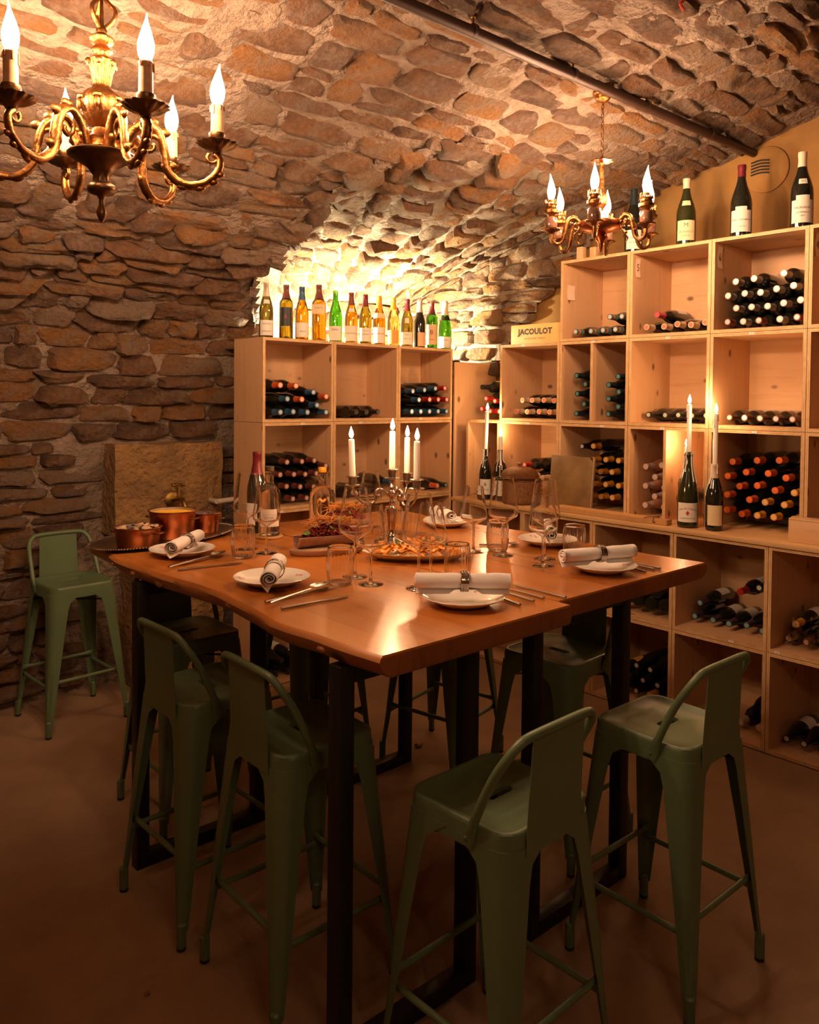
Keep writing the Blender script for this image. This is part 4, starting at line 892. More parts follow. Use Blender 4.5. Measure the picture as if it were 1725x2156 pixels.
mb = MB(); mb.lathe([(.0, 0), (.011, 0), (.0115, .004), (.0115, .04), (.0, .041)], 14, mat=Matrix.Rotation(PI / 2, 4, 'Y')); thing('wine_cork', 'wine cork lying on the floor by a table frame foot', 'cork', (2.46, 2.66, .0117), (0, 0, .3), me=mb.mesh('cork', 'cork'))
mb = MB(); mb.sphere((0, 0, 0), (.008, .006, .005), 8, 5); thing('pebble', 'small pale pebble on the floor left of the stools', 'pebble', (.90, 2.02, .005), me=mb.mesh('pebble', 'mortar'))
# ---------------------------------------------------------------- things laid on the table
Z0 = ZT + .0004
def wineglass(label, x, y, big):
    H, rb, rt = (.283, .054, .036) if big else (.243, .050, .034)
    zb_ = H * .40; zc_ = H * .53
    t = thing('wine_glass', label, 'wine glass', (x, y, Z0), group='wine glasses')
    def bowl():
        o = [(.0045, zb_), (.012, zb_ + .006), (rb * .70, zb_ + (zc_ - zb_) * .62), (rb * .93, zc_ - .006), (rb, zc_ + .004), (rb * .97, zc_ + .022), (rb * .84, zc_ + (H - zc_) * .55), (rt, H)]
        c = smooth_path([(r, 0, z) for r, z in o], 4); c = [(p.x, p.z) for p in c]
        mb = MB(); mb.lathe(c + [(rt - .0012, H)] + [(max(r - .0012, 0), z + .001) for r, z in c[::-1]], 36, cap0=False, cap1=False); return mb.mesh('bowl', 'glass', 60)
    def foot():
        mb = MB(); mb.lathe([(.0, .001), (.038, 0), (.0385, .0015), (.02, .0035), (.007, .008), (.0042, .02), (.0038, zb_ * .6), (.0045, zb_)], 28, cap0=False, cap1=False); return mb.mesh('stem', 'glass_solid', 60)
    ob('bowl', cached(('bowl', big), bowl), t); ob('stem', cached(('stem', big), foot), t)
wineglass('tall wine glass at the left, before the dark red wine bottle', 1.552, 2.616, True)
wineglass('small wine glass in front of the water bottle', 1.566, 2.506, False)
wineglass('tall wine glass in front of the meat platter, left of the candelabra', 1.575, 1.998, True)
wineglass('small wine glass before the candelabra, nearest the dish of carrots at left', 1.551, 1.890, False)
wineglass('tall wine glass rising behind the near rolled napkin', 1.626, 1.756, True)
wineglass('small wine glass behind the near ribbed tumbler and napkin', 1.723, 1.806, False)
wineglass('small wine glass standing right of the candelabra near the seam', 2.171, 2.047, False)
wineglass('tall wine glass before the rattan basket, next to a ribbed tumbler', 2.206, 1.934, True)
wineglass('small wine glass in front of another one, below the leaning book', 2.177, 1.727, False)
wineglass('tall wine glass just behind a smaller one, below the leaning book', 2.275, 1.798, True)
wineglass('small wine glass at the far side, directly left of the candelabra stem', 2.235, 2.730, False)
def tumbler(label, x, y):
    t = thing('ribbed_tumbler', label, 'tumbler', (x, y, Z0), group='ribbed tumblers')
    def mk():
        pr = [(.030, .0), (.034, .002), (.0385, .018), (.0415, .05), (.0405, .085), (.0375, .114)]
        c = [(p.x, p.z) for p in smooth_path([(r, 0, z) for r, z in pr], 3)]
        rib = lambda a, r, z: r + (.0011 * math.cos(22 * a) if .004 < z < .1 else 0)
        mb = MB(); mb.lathe([(0, 0)] + c + [(.0363, .1145)] + [(max(r - .0018, 0), max(z, .008)) for r, z in c[::-1]] + [(0, .008)], 88, rf=rib, cap0=False, cap1=False); return mb.mesh('tumbler', 'glass', 60)
    ob('vessel', cached('tumb', mk), t)
tumbler('ribbed tumbler at the left before the tall wine glass', 1.461, 2.491)
tumbler('ribbed tumbler before the meat platter, above the spoon', 1.485, 1.958)
tumbler('ribbed tumbler directly behind the near rolled napkin', 1.800, 1.766)
tumbler('ribbed tumbler below the tall wine glass in front of the basket', 2.257, 2.005)
tumbler('ribbed tumbler behind the right-hand rolled napkin', 2.395, 1.757)
tumbler('ribbed tumbler behind the candelabra stem', 2.187, 2.521)
def plate(label, x, y, ph):
    t = thing('dinner_plate', label, 'plate', (x, y, Z0), (0, 0, ph), 'scalloped white plates')
    def mk():
        rf = lambda a, r, z: r * (1 + .016 * (abs(math.sin(6 * a)) - .5) * max(0, (r - .07) / .045))
        pr = [(.0, .004), (.058, .004), (.062, .0), (.066, .001), (.085, .010), (.114, .024), (.1155, .0255), (.114, .027), (.088, .0145), (.070, .0075), (.0, .0065)]
        mb = MB(); mb.lathe(pr, 72, rf=rf, cap0=False, cap1=False); return mb.mesh('plate', 'china', 60)
    ob('dish', cached('plate', mk), t)
    def fl():
        mb = MB(); R = random.Random(4)
        for k in range(5):
            a = k * 1.256 + .4
            for q in range(4):
                aa = a + R.uniform(-.13, .13); rr = R.uniform(.087, .100); z = .0146 + (rr - .088) / .026 * .0125
                mb.lathe([(0, .0004), (R.uniform(.004, .007), .0003)], 8, mat=Matrix.Translation((rr * math.cos(aa), rr * math.sin(aa), z)) @ Matrix.Rotation(aa, 4, 'Z') @ Matrix.Rotation(-.447, 4, 'Y'), cap0=False, cap1=False)
        return mb.mesh('print', 'flower')
    ob('flower_print', cached('fl', fl), t)
PLT = [('scalloped white plate beside the copper pots', 1.318, 2.668, .2), ('scalloped white plate at the knotty edge with a slanted rolled napkin', 1.322, 2.085, .7), ('scalloped white plate nearest the camera, under a sideways rolled napkin', 1.600, 1.545, 1.1),
       ('scalloped white plate at the right front corner of the table', 2.258, 1.545, .4), ('scalloped white plate at the right table side, behind a ribbed tumbler', 2.505, 1.965, .9), ('scalloped white plate at the far right corner, seen through wine glasses', 2.520, 2.545, .5)]
for a in PLT: plate(*a)
NAPC = {}
def napkin_mesh(seed, Ln):
    R = random.Random(seed); N = 54; turns = 2.6; th = .0028; prof_ = []
    for i in range(N + 1):
        k = i / N; a = k * turns * 2 * PI; r = .0045 + .0165 * k + .0012 * noise.noise(Vector((a, seed, 0))); prof_.append((r * math.cos(a) * 1.06, r * math.sin(a) * .96))
    ex, ey = prof_[-1]; dx, dy = ex - prof_[-2][0], ey - prof_[-2][1]; l = math.hypot(dx, dy); 
    for q in range(1, 6): prof_.append((ex + dx / l * q * .0045 + .001 * q * q * .2, ey + dy / l * q * .0045))
    n = len(prof_); nrm = []
    for i in range(n):
        a, b_ = prof_[max(i - 1, 0)], prof_[min(i + 1, n - 1)]; d = math.hypot(b_[0] - a[0], b_[1] - a[1]); nrm.append((-(b_[1] - a[1]) / d * th / 2, (b_[0] - a[0]) / d * th / 2))
    ring = [(p[0] + q[0], p[1] + q[1]) for p, q in zip(prof_, nrm)] + [(p[0] - q[0], p[1] - q[1]) for p, q in zip(prof_[::-1], nrm[::-1])]
    mb = MB(); m = 14; zmin = min(q[1] for q in ring)
    for j in range(m + 1):
        t = j / m; y = (t - .5) * Ln; waist = 1 - .10 * math.exp(-((t - .55) / .10) ** 2)
        for k, (x, z) in enumerate(ring): mb.v.append((x * waist + .0015 * noise.noise(Vector((x * 60, y * 20, seed))), y + .003 * math.sin(k * .07 + seed) * (1 if j in (0, m) else 0), z * waist - zmin * .98 + .0015 * noise.noise(Vector((z * 60, y * 25, seed + 4)))))
    if True:
        zc_ = -zmin * .98
        for q_ in range(len(mb.v)):
            x, y, z = mb.v[q_]; r_ = math.hypot(x, z - zc_)
            if abs(y - .006) < .034 and r_ > .0212: k_ = .0212 / r_; mb.v[q_] = (x * k_, y, zc_ + (z - zc_) * k_)
        NAPC[seed] = zc_
    nn = len(ring)
    for j in range(m):
        for i in range(nn): k = (i + 1) % nn; mb.f.append((j * nn + i, j * nn + k, (j + 1) * nn + k, (j + 1) * nn + i)); mb.m.append(0)
    for e in (0, m):
        for i in range(n - 1): mb.f.append((e * nn + i, e * nn + i + 1, e * nn + nn - 2 - i, e * nn + nn - 1 - i)); mb.m.append(0)
    return mb.mesh('napkin', 'napkin', 60)
def napkin(label, x, y, rz, Ln, seed, rl, z=.0275, sc=1.0, tilt=0):
    t = thing('rolled_napkin', label, 'napkin', (x, y, Z0 + z), (tilt, 0, rz), 'rolled white napkins', me=napkin_mesh(seed, Ln)); t.scale = (sc, 1, sc)
    r = thing('napkin_ring', rl, 'napkin ring', (x, y, Z0 + z), (tilt, 0, rz), 'silver napkin rings'); r.scale = (sc, 1, sc)
    def mk():
        mb = MB(); ri, ro = .0236, .0252; mb.lathe([(ri, -.011), (ro, -.011), (ro + .0006, -.009), (ro, -.006), (ro, .006), (ro + .0006, .009), (ro, .011), (ri, .011), (ri, -.011)], 32, mat=Matrix.Translation((0, .006, 0)) @ Matrix.Rotation(PI / 2, 4, 'X'), cap0=False, cap1=False)
        for i in range(26):
            a = 2 * PI * i / 26
            for yy in (-.0035, .0035): mb.sphere((ro * math.cos(a), .006 + yy, ro * math.sin(a)), .0014, 6, 4)
        return mb.mesh('ring', 'silver', 50)
    ob('band', cached('nring', mk), r, (0, 0, NAPC[seed]))
napkin('white napkin rolled in a ring, lying on the plate by the copper pots', 1.292, 2.588, -.845, .25, 1, 'silver ring round the napkin by the copper pots', sc=1.1)
napkin('white napkin rolled in a ring, pointing at the camera from the knotty edge', 1.277, 2.000, -.68, .25, 2, 'silver ring round the napkin at the knotty edge', sc=1.15)
napkin('white napkin rolled in a wide ring, lying crosswise on the nearest plate', 1.595, 1.545, -2.30, .26, 3, 'wide silver ring round the nearest napkin', sc=1.15, z=.027)
napkin('white napkin rolled in a ring, crosswise on the right front plate', 2.232, 1.540, -1.92, .28, 4, 'silver ring round the right front napkin', sc=1.12, z=.027)
napkin('white rolled napkin on the plate behind the right tumbler', 2.470, 1.925, -.85, .20, 5, 'silver ring round the napkin behind the right tumbler', sc=1.05)
napkin('white rolled napkin on the far right plate seen through glasses', 2.500, 2.530, -.5, .20, 6, 'silver ring round the far right napkin', sc=1.05)
# cutlery: from handle end to tip
def piece(kind, label, a, c, z=.0):
    a = Vector((*a, 0)); c = Vector((*c, 0)); L = (c - a).length; ang = math.atan2(c.y - a.y, c.x - a.x)
    t = thing(kind, label, kind.replace('table_', ''), (a.x, a.y, Z0 + z), (0, 0, ang), 'steel cutlery')
    key = (kind, round(L, 2)); s_ = L / .21
    def handle():
        mb = MB(); mb.tube([(0, 0, .0045), (.001, 0, .0045), (.06 * s_, 0, .0046), (.12 * s_, 0, .004), (.145 * s_, 0, .0045)], [(.001, .002), (.0040, .0046), (.0040, .0044), (.0028, .003), (.0016, .0045)], 10, flat=(0, 0, 1)); return mb.mesh('handle', 'cutlery')
    ob('handle', cached((key, 'h'), handle), t)
    def head():
        mb = MB(); x0 = .140 * s_; x1 = .21 * s_
        if 'spoon' in kind:
            n = 20; rows = 5; cx = (x0 + x1) / 2 + .004; hx = (x1 - x0) / 2 - .004; hy = .0215
            for r_ in range(rows + 1):
                k = r_ / rows
                for i in range(n):
                    a_ = 2 * PI * i / n; mb.v.append((cx + hx * k * math.cos(a_), hy * k * math.sin(a_) * (1 - .15 * math.cos(a_)), .0022 + .0065 * k * k))
            for r_ in range(rows):
                for i in range(n): j = (i + 1) % n; mb.f.append((r_ * n + i, r_ * n + j, (r_ + 1) * n + j, (r_ + 1) * n + i)); mb.m.append(0)
            mb.v += [(x, y, z_ - .0014) for x, y, z_ in mb.v[:]]; o = (rows + 1) * n
            mb.f += [tuple(o + q for q in f[::-1]) for f in mb.f[:]]; mb.m += [0] * len(mb.m)
            e = rows * n; mb.f += [(e + i, e + (i + 1) % n, o + e + (i + 1) % n, o + e + i) for i in range(n)]; mb.m += [0] * n
        elif 'fork' in kind:
            mb.tube([(x0, 0, .004), (x0 + .012, 0, .0035), (x0 + .024 * s_, 0, .003)], [(.0012, .004), (.0011, .010), (.0011, .0115)], 10, flat=(0, 0, 1))
            for k in range(4):
                y = (k - 1.5) * .0062; mb.tube([(x0 + .020 * s_, y, .003), (x0 + .045 * s_, y, .004), (x1, y * .95, .0075)], [(.001, .0018), (.001, .0016), (.0006, .0008)], 6, flat=(0, 0, 1))
        else:
            mb.prism([(x0 - .002, -.004), (x0 + .01, -.009), (x1 - .012, -.009), (x1, .004), (x1 - .004, .007), (x0 - .002, .006)], .003, .0046)
        return mb.mesh('head', 'cutlery', 40)
    ob('blade' if 'knife' in kind else 'bowl' if 'spoon' in kind else 'tines', cached((key, 'd'), head), t)
piece('table_spoon', 'steel spoon beside the plate by the copper pots', (1.168, 2.462), (1.436, 2.575), .006)
piece('table_fork', 'steel fork under the spoon beside the plate by the copper pots', (1.188, 2.497), (1.462, 2.560))
piece('table_knife', 'steel knife with a round-ended handle, left place setting near the ribbed tumbler', (1.184, 2.430), (1.408, 2.400))
piece('table_spoon', 'steel spoon of the place setting at the knotty edge, bowl by the tumbler', (1.171, 1.855), (1.430, 1.945), .008)
piece('table_fork', 'steel fork of the place setting at the knotty edge, tines by the tumbler', (1.183, 1.899), (1.460, 1.925))
piece('table_knife', 'steel knife at the knotty edge, nearest its thick handle', (1.178, 1.812), (1.412, 1.808))
piece('table_knife', 'thick-handled steel knife right of the nearest plate', (1.812, 1.431), (1.822, 1.66))
piece('table_spoon', 'steel spoon handle between knife and fork, right of the nearest plate', (1.763, 1.427), (1.79, 1.65))
piece('table_fork', 'thin steel fork handle closest to the nearest plate', (1.700, 1.424), (1.752, 1.66))
piece('table_knife', 'steel knife lying alone on the seam between the two tables', (1.866, 1.395), (1.872, 1.60))
piece('table_knife', 'outer steel knife right of the right front plate', (2.431, 1.43), (2.450, 1.65))
piece('table_spoon', 'middle steel spoon right of the right front plate', (2.407, 1.438), (2.422, 1.65))
piece('table_fork', 'inner steel fork right of the right front plate', (2.348, 1.433), (2.386, 1.64))
piece('table_spoon', 'dark spoon lying between tumbler and plate at right table side', (2.275, 2.115), (2.41, 2.03))
# oval tray with a beaded rim and three copper pots
t = thing('serving_tray', 'oval metal tray with a beaded rim holding three copper pots', 'tray', (1.408, 2.995, Z0), (0, 0, .31))
def oval(a, b_, prof_, n, m, nm): 
    mb = MB(); 
    for (k, z) in prof_:
        for i in range(n): q = 2 * PI * i / n; mb.v.append(((a + k) * math.cos(q), (b_ + k) * math.sin(q), z))
    for j in range(len(prof_) - 1):
        for i in range(n): i2 = (i + 1) % n; mb.f.append((j * n + i, j * n + i2, (j + 1) * n + i2, (j + 1) * n + i)); mb.m.append(0)
    mb.f.append(tuple(reversed(range(n)))); mb.f.append(tuple((len(prof_) - 1) * n + i for i in range(n))); mb.m += [0, 0]
    return mb.mesh(nm, m, 40)
ob('pan', oval(.34, .175, [(-.06, 0), (-.045, .0), (-.012, .012), (0, .014), (.002, .016), (-.012, .0145), (-.05, .003), (-.06, .003)], 64, 'traymetal', 'pan'), t)
mb = MB()
for i in range(150): q = 2 * PI * i / 150; mb.sphere((.341 * math.cos(q), .176 * math.sin(q), .016), .0042, 6, 4)
o = ob('beaded_rim', mb.mesh('beads', 'silver'), t); o['kind'] = 'stuff'
def pot(label, x, y, r, h, fill):
    t = thing('copper_pot', label, 'pot', (x, y, Z0 + .0034), (0, 0, 2.15), 'copper pots on the tray')
    mb = MB(); mb.lathe([(0, 0), (r * .86, 0), (r * .9, .003), (r, h - .004), (r + .005, h - .002), (r + .006, h), (r + .003, h + .002), (r - .003, h)], 48, 0, cap0=False, cap1=False); mb.lathe([(r - .003, h), (r * .88, .004), (0, .004)], 48, 1, cap0=False, cap1=False); ob('pot_body', mb.mesh('pot', ['copper', 'tin'], 50), t)
    for s_ in (-1, 1):
        mb = MB(); mb.tube(smooth_path([(s_ * r * .97, -.02, h * .72), (s_ * (r + .018), -.018, h * .74), (s_ * (r + .018), .018, h * .74), (s_ * r * .97, .02, h * .72)], 4), .0035, 8); ob('handle', mb.mesh('handle', 'brass'), t)
    if fill == 'puree':
        mb = MB(); mb.lathe([(r * .985, h - .010), (r * .6, h - .006), (r * .3, h - .007), (0, h - .005)], 40, cap0=False, cap1=False); ob('yellow_puree', mb.mesh('puree', 'puree'), t, label='smooth yellow puree')
    else:
        R = random.Random(int(r * 1e4)); mb = MB(); n = 30 if fill == 'crisp' else 12
        for k in range(n):
            a = R.random() * 6.28; d = r * .85 * math.sqrt(R.random()); M_ = Matrix.Translation((d * math.cos(a), d * math.sin(a), h - .012 + R.uniform(-.006, .012))) @ Matrix.Rotation(R.uniform(-.7, .7), 4, 'X') @ Matrix.Rotation(R.random() * 6, 4, 'Z') @ Matrix.Rotation(R.uniform(-.5, .5), 4, 'Y')
            s_ = R.uniform(.010, .018); mb.v_ = 0
            mb.add([(-s_, -s_ * .5, 0), (0, -s_ * .7, .003), (s_, -s_ * .4, .001), (s_ * .8, s_ * .5, .003), (0, s_ * .6, .006), (-s_ * .9, s_ * .5, .002), (0, 0, .005)], [(0, 1, 6), (1, 2, 6), (2, 3, 6), (3, 4, 6), (4, 5, 6), (5, 0, 6)], 0, M_)
        o = ob('crisps' if fill == 'crisp' else 'stew', mb.mesh('fill', 'crisp' if fill == 'crisp' else 'darkbone', 0), t); o['kind'] = 'stuff'
        mb = MB(); mb.lathe([(r * .96, h - .018), (0, h - .016)], 30, cap0=False, cap1=False); ob('filling', mb.mesh('filling', 'darkbone'), t)
pot('low copper pot of crisps at the near end of the tray', 1.262, 2.918, .083, .072, 'crisp')
pot('tallest copper pot, filled with yellow puree, on the middle of the tray', 1.445, 3.010, .090, .108, 'puree')
pot('small copper pot behind the puree pot at the far end of the tray', 1.612, 3.047, .055, .078, 'dark')
# bottles on the table
bottle('dark red wine bottle with wine-red capsule behind the left glasses', 'burg', 'bottle', 'w', (1.78, 2.925, Z0), (0, 0, -.5), [(.03, .11, 1.0, -1.2, 'paper', [])], sc=1.13, capz=.215, n=28)
thing_ = bottle('clear round-shouldered water bottle with a pale label on a wood coaster', 'bord', 'g_clear', None, (1.747, 2.775, Z0 + .0105), (0, 0, -.74), [(.045, .125, 1.0, .2, 'paper', [('Eau de source', .009, 'brownink', .05, 0), ('PETILLANTE', .007, 'brownink', .03, 0)])], sc=.90, n=32, cat='water bottle', hollow=True)
thing_.scale = (1.16, 1.16, .87)
mb = MB(); mb.lathe([(0, 0), (.052, 0), (.054, .002), (.054, .008), (.052, .010), (0, .010)], 36); thing('coaster', 'round wooden coaster under the clear water bottle', 'coaster', (1.747, 2.775, Z0), me=mb.mesh('coaster', 'board'))
mb = MB(); mb.lathe([(.0, 0), (.0165, 0), (.0165, .022), (.0, .023)], 20); ob('stopper', mb.mesh('stopper', 'silver'), thing_, (0, 0, .297))
gin = thing('clear_bottle', 'clear round bottle with a yellow stopper and an orange emblem', 'bottle', (2.079, 2.874, Z0), (0, 0, -.72))
mb = MB(); gp = [(0, .004), (.05, 0), (.055, .004), (.056, .02), (.056, .135), (.052, .155), (.036, .173), (.021, .184), (.0165, .195), (.016, .228), (.019, .229), (.019, .238), (.016, .24)]
mb.lathe(gp, 36, cap0=False, cap1=False); ob('glass', mb.mesh('glass', 'g_clear', 60), gin)
mb = MB(); mb.lathe([(0, .236), (.0175, .236), (.0185, .238), (.0185, .258), (.0175, .26), (0, .26)], 24); ob('stopper', mb.mesh('stopper', 'cap_y'), gin, label='yellow wax stopper')
mb = MB(); k = 26; pts = [(.0565 * math.sin(a), -.0565 * math.cos(a), z) for a, z in [(.1 + .38 * math.cos(2 * PI * i / k), .078 + .024 * math.sin(2 * PI * i / k)) for i in range(k)]]
mb.tube(pts, (.0005, .0045), 6, closed=True); mb.tube(smooth_path([(.0565 * math.sin(a), -.0565 * math.cos(a), z) for a, z in ((-.15, .095), (-.28, .112), (-.1, .128), (.15, .118), (.35, .128))], 4), (.0006, .007), 6); mb.tube([(.0565 * math.sin(a), -.0565 * math.cos(a), .105) for a in (-.9, -.75, -.6, -.45)], (.0005, .002), 6); mb.tube([(.0565 * math.sin(a), -.0565 * math.cos(a), .112) for a in (-.95, -.8, -.65)], (.0005, .0015), 6); ob('emblem', mb.mesh('emblem', 'cap_band'), gin)
# meat platters: split bone on a rough slice of wood, heaped with red tartare and fried straws
def leaf_mesh(m, sc):
    mb = MB(); n = 14; vs = [(0, 0, .002)]
    for i in range(n): a = 2 * PI * i / n; r = sc * (1 + .28 * math.cos(3 * a) + .10 * math.cos(9 * a)); vs.append((r * math.cos(a), r * math.sin(a), .004 * math.sin(2 * a)))
    mb.add(vs, [(0, 1 + i, 1 + (i + 1) % n) for i in range(n)]); return mb.mesh('leaf', m, 0)
def platter(label, x, y, rz, seed, sc=1.0):
    R = random.Random(seed); t = thing('meat_platter', label, 'platter', (x, y, Z0), (0, 0, rz), 'platters of tartare on bone'); t.scale = (sc,) * 3
    mb = MB(); n = 34; lo = []; hi = []
    for i in range(n):
        a = 2 * PI * i / n; r = 1 + .13 * noise.noise(Vector((math.cos(a) * 1.6, math.sin(a) * 1.6, seed)))
        lo.append((.135 * r * math.cos(a) * .94, .066 * r * math.sin(a) * .92)); hi.append((.135 * r * math.cos(a), .066 * r * math.sin(a)))
    for l, z in ((lo, 0), (hi, .010), (hi, .020), ([(x_ * .96, y_ * .96) for x_, y_ in lo], .024)): mb.v += [(x_, y_, z + (.003 * noise.noise(Vector((x_ * 40, y_ * 40, 1))) if z > .015 else 0)) for x_, y_ in l]
    for j in range(3):
        for i in range(n): k = (i + 1) % n; mb.f.append((j * n + i, j * n + k, (j + 1) * n + k, (j + 1) * n + i)); mb.m.append(0)
    mb.f += [tuple(reversed(range(n))), tuple(3 * n + i for i in range(n))]; mb.m += [0, 0]
    ob('wood_slice', mb.mesh('slice', 'rustic', 40), t)
    mb = MB(); nn = 14; mm = 12   # half bone, hollow side up
    for j in range(mm + 1):
        u = -1 + 2 * j / mm; wd = .030 + .012 * u * u + .004 * noise.noise(Vector((u * 2, seed, 0))); 
        for i in range(nn + 1): a = PI + PI * i / nn; mb.v.append((u * .115, wd * math.cos(a), .062 + (.036 + .004 * u * u) * math.sin(a)))
        for i in range(nn + 1): a = 2 * PI - PI * i / nn; mb.v.append((u * .115, wd * .72 * math.cos(a), .062 + .022 * math.sin(a)))
    N = 2 * (nn + 1)
    for j in range(mm):
        for i in range(N): k = (i + 1) % N; mb.f.append((j * N + i, j * N + k, (j + 1) * N + k, (j + 1) * N + i)); mb.m.append(1 if nn + 1 <= i < N - 1 else 0)
    for e in (0, mm):
        for i in range(nn): mb.f.append((e * N + i, e * N + i + 1, e * N + N - 2 - i, e * N + N - 1 - i)); mb.m.append(0)
    ob('split_bone', mb.mesh('bone', ['bone', 'darkbone'], 50), t)
    mb = MB()
    for k in range(330):
        u = R.uniform(-.085, .095); hgt = (.040) * (1 - (u / .105) ** 2) ; v = R.uniform(-1, 1); z = .060 + hgt * (1 - v * v) * R.uniform(.75, 1.05)
        mb.sphere((u, v * .027, z), (R.uniform(.004, .0065), R.uniform(.003, .005), R.uniform(.003, .0045)), 6, 4, mat=None)
    o = ob('red_tartare', mb.mesh('tartare', 'tartare'), t); o['kind'] = 'stuff'
    mb = MB()
    for k in range(95):
        u = R.uniform(-.075, .085); z = .092 + .022 * (1 - (u / .1) ** 2) + R.uniform(-.008, .012); a = R.random() * 6.28; l = R.uniform(.02, .042); e = R.uniform(-.25, .55); yy = R.uniform(-.02, .02)
        d = Vector((math.cos(a) * l, math.sin(a) * l * .8, e * l)); c_ = Vector((u, yy, z)); mb.tube([c_ - d * .9, c_ + Vector((0, 0, .004)), c_ + d * .9], [.0010, .0014, .0009], 5)
    o = ob('fried_straws', mb.mesh('straws', 'straw'), t); o['kind'] = 'stuff'
    for k, (u, v, z) in enumerate(((-.085, -.020, .078), (.005, -.030, .090), (-.015, .012, .118), (.05, .01, .116))):
        ob('herb_leaf', cached('herbleaf', lambda: leaf_mesh('herb', .0125)), t, (u, v, z), (R.uniform(.3, .9), R.uniform(-.4, .4), R.random() * 6))
platter('meat platter of red tartare and fried straws on a split bone, front one', 1.745, 2.375, -.28, 1, 1.05)
platter('second meat platter behind the front one, seen through the wine glasses', 2.045, 2.665, -.25, 2, 1.0)
# oval dish of carrots
t = thing('oval_dish', 'oval white dish with a gilt rim filled with orange carrot ribbons', 'dish', (1.925, 2.085, Z0), (0, 0, -.68))
ob('dish', oval(.195, .105, [(-.07, .002), (-.055, 0), (-.05, .001), (-.018, .016), (0, .027), (.002, .0285), (-.003, .029), (-.022, .020), (-.055, .006), (-.07, .006)], 64, 'china', 'dish'), t)
ob('gilt_rim', oval(.196, .106, [(0, .0275), (.0022, .0286), (.0005, .0302), (-.002, .0295)], 64, 'gilt', 'rim'), t) if False else None
mb = MB(); mb.tube([(.1965 * math.cos(2 * PI * i / 72), .1065 * math.sin(2 * PI * i / 72), .0290) for i in range(72)], .0012, 6, closed=True); ob('gilt_edge', mb.mesh('edge', 'gilt'), t)
R_ = random.Random(12); mb = MB()
for k in range(150):
    a = R_.random() * 6.28; d = math.sqrt(R_.random()); x, y = .158 * d * math.cos(a), .076 * d * math.sin(a); z = .024 + .020 * (1 - d * d) + R_.uniform(-.004, .006); q = R_.random() * 6; l = R_.uniform(.014, .026)
    c_ = Vector((x, y, z)); u = Vector((math.cos(q), math.sin(q), R_.uniform(-.2, .3))) * l; mb.tube(smooth_path([c_ - u, c_ + Vector((0, 0, R_.uniform(.004, .011))), c_ + u * .8 + Vector((R_.uniform(-.01, .01), .006, -.002))], 4), [(.0014, .009)] * 9, 6, flat=(R_.uniform(-.4, .4), R_.uniform(-.4, .4), 1))
o = ob('carrot_ribbons', mb.mesh('carrots', 'carrot'), t); o['kind'] = 'stuff'
for k, (u, v) in enumerate(((-.135, -.005), (-.07, .03), (-.06, -.01), (.0, .045), (.02, -.035), (.08, .03), (.1, -.02), (.14, .01))): ob('herb_leaf', cached('dleaf', lambda: leaf_mesh('darkherb', .011)), t, (u, v, .061 - .1 * abs(u) * .55 - .15 * abs(v)), (R_.uniform(-.4, .4), R_.uniform(-.4, .4), R_.random() * 6))

# ---------------------------------------------------------------- candles
def flame_mesh(h=.043, r=.0085):
    mb = MB(); mb.lathe([(0, 0), (r * .6, h * .06), (r, h * .28), (r * .85, h * .48), (r * .42, h * .75), (r * .12, h * .94), (0, h)], 10, cap0=False, cap1=False); return mb.mesh('flame', 'flame', 80)
def candle(label, x, y, z, h, r=.0118, tilt=(0, 0, 0), drips=0, group='lit white taper candles'):
    t = thing('taper_candle', label, 'candle', (x, y, z), tilt, group)
    def wax():
        mb = MB(); mb.lathe([(0, 0), (r * 1.02, 0), (r, .01), (r * .93, h - .004), (r * .75, h), (r * .4, h - .003), (0, h - .003)], 18, cap0=False, cap1=False); return mb.mesh('wax', 'candle', 60)
    wx = ob('wax', cached(('wax', round(h, 3), r), wax), t)
    R = random.Random(int(h * 1e4))
    for k in range(drips):
        a = R.random() * 6.28; l = R.uniform(.03, .09); mb = MB(); mb.tube([(r * .95 * math.cos(a), r * .95 * math.sin(a), h - .003), (r * 1.02 * math.cos(a), r * 1.02 * math.sin(a), h - l * .5), (r * 1.06 * math.cos(a), r * 1.06 * math.sin(a), h - l)], [.002, .0018, .003], 6); ob('wax_drip', mb.mesh('drip', 'candle'), wx)
    mb = MB(); mb.tube([(0, 0, h - .004), (.0005, 0, h + .004), (.001, 0, h + .009)], .0009, 5); ob('wick', cached(('wick', round(h, 3)), lambda: mb.mesh('wick', 'wick')), t)
    ob('flame', cached('flame', flame_mesh), t, (.0005, 0, h + .005))
# candelabra
cx, cy = 1.998, 2.312; t = thing('candelabra', 'silver four-light candelabra with a fluted stem on the table', 'candelabra', (cx, cy, Z0))
mb = MB(); mb.lathe([(0, .004), (.06, 0), (.064, .002), (.062, .006), (.052, .012), (.040, .022), (.026, .030), (.014, .036), (.010, .042)], 48, rf=lambda a, r, z: r * (1 + .02 * math.cos(12 * a) * (r > .02)), cap0=False, cap1=False); ob('base', mb.mesh('base', 'silver', 50), t)
mb = MB(); mb.lathe([(.010, .040), (.016, .046), (.010, .052), (.008, .056), (.012, .060), (.018, .13), (.0185, .148), (.012, .152), (.007, .158), (.010, .168), (.009, .176), (.0065, .182), (.012, .19), (.022, .198), (.024, .206), (.013, .212), (.008, .218), (.014, .230), (.009, .24), (.006, .246), (.010, .252)], 40, rf=lambda a, r, z: r * (1 + .05 * math.cos(16 * a) * (.062 < z < .147)), cap0=False, cap1=False); ob('stem', mb.mesh('stem', 'silver', 50), t)
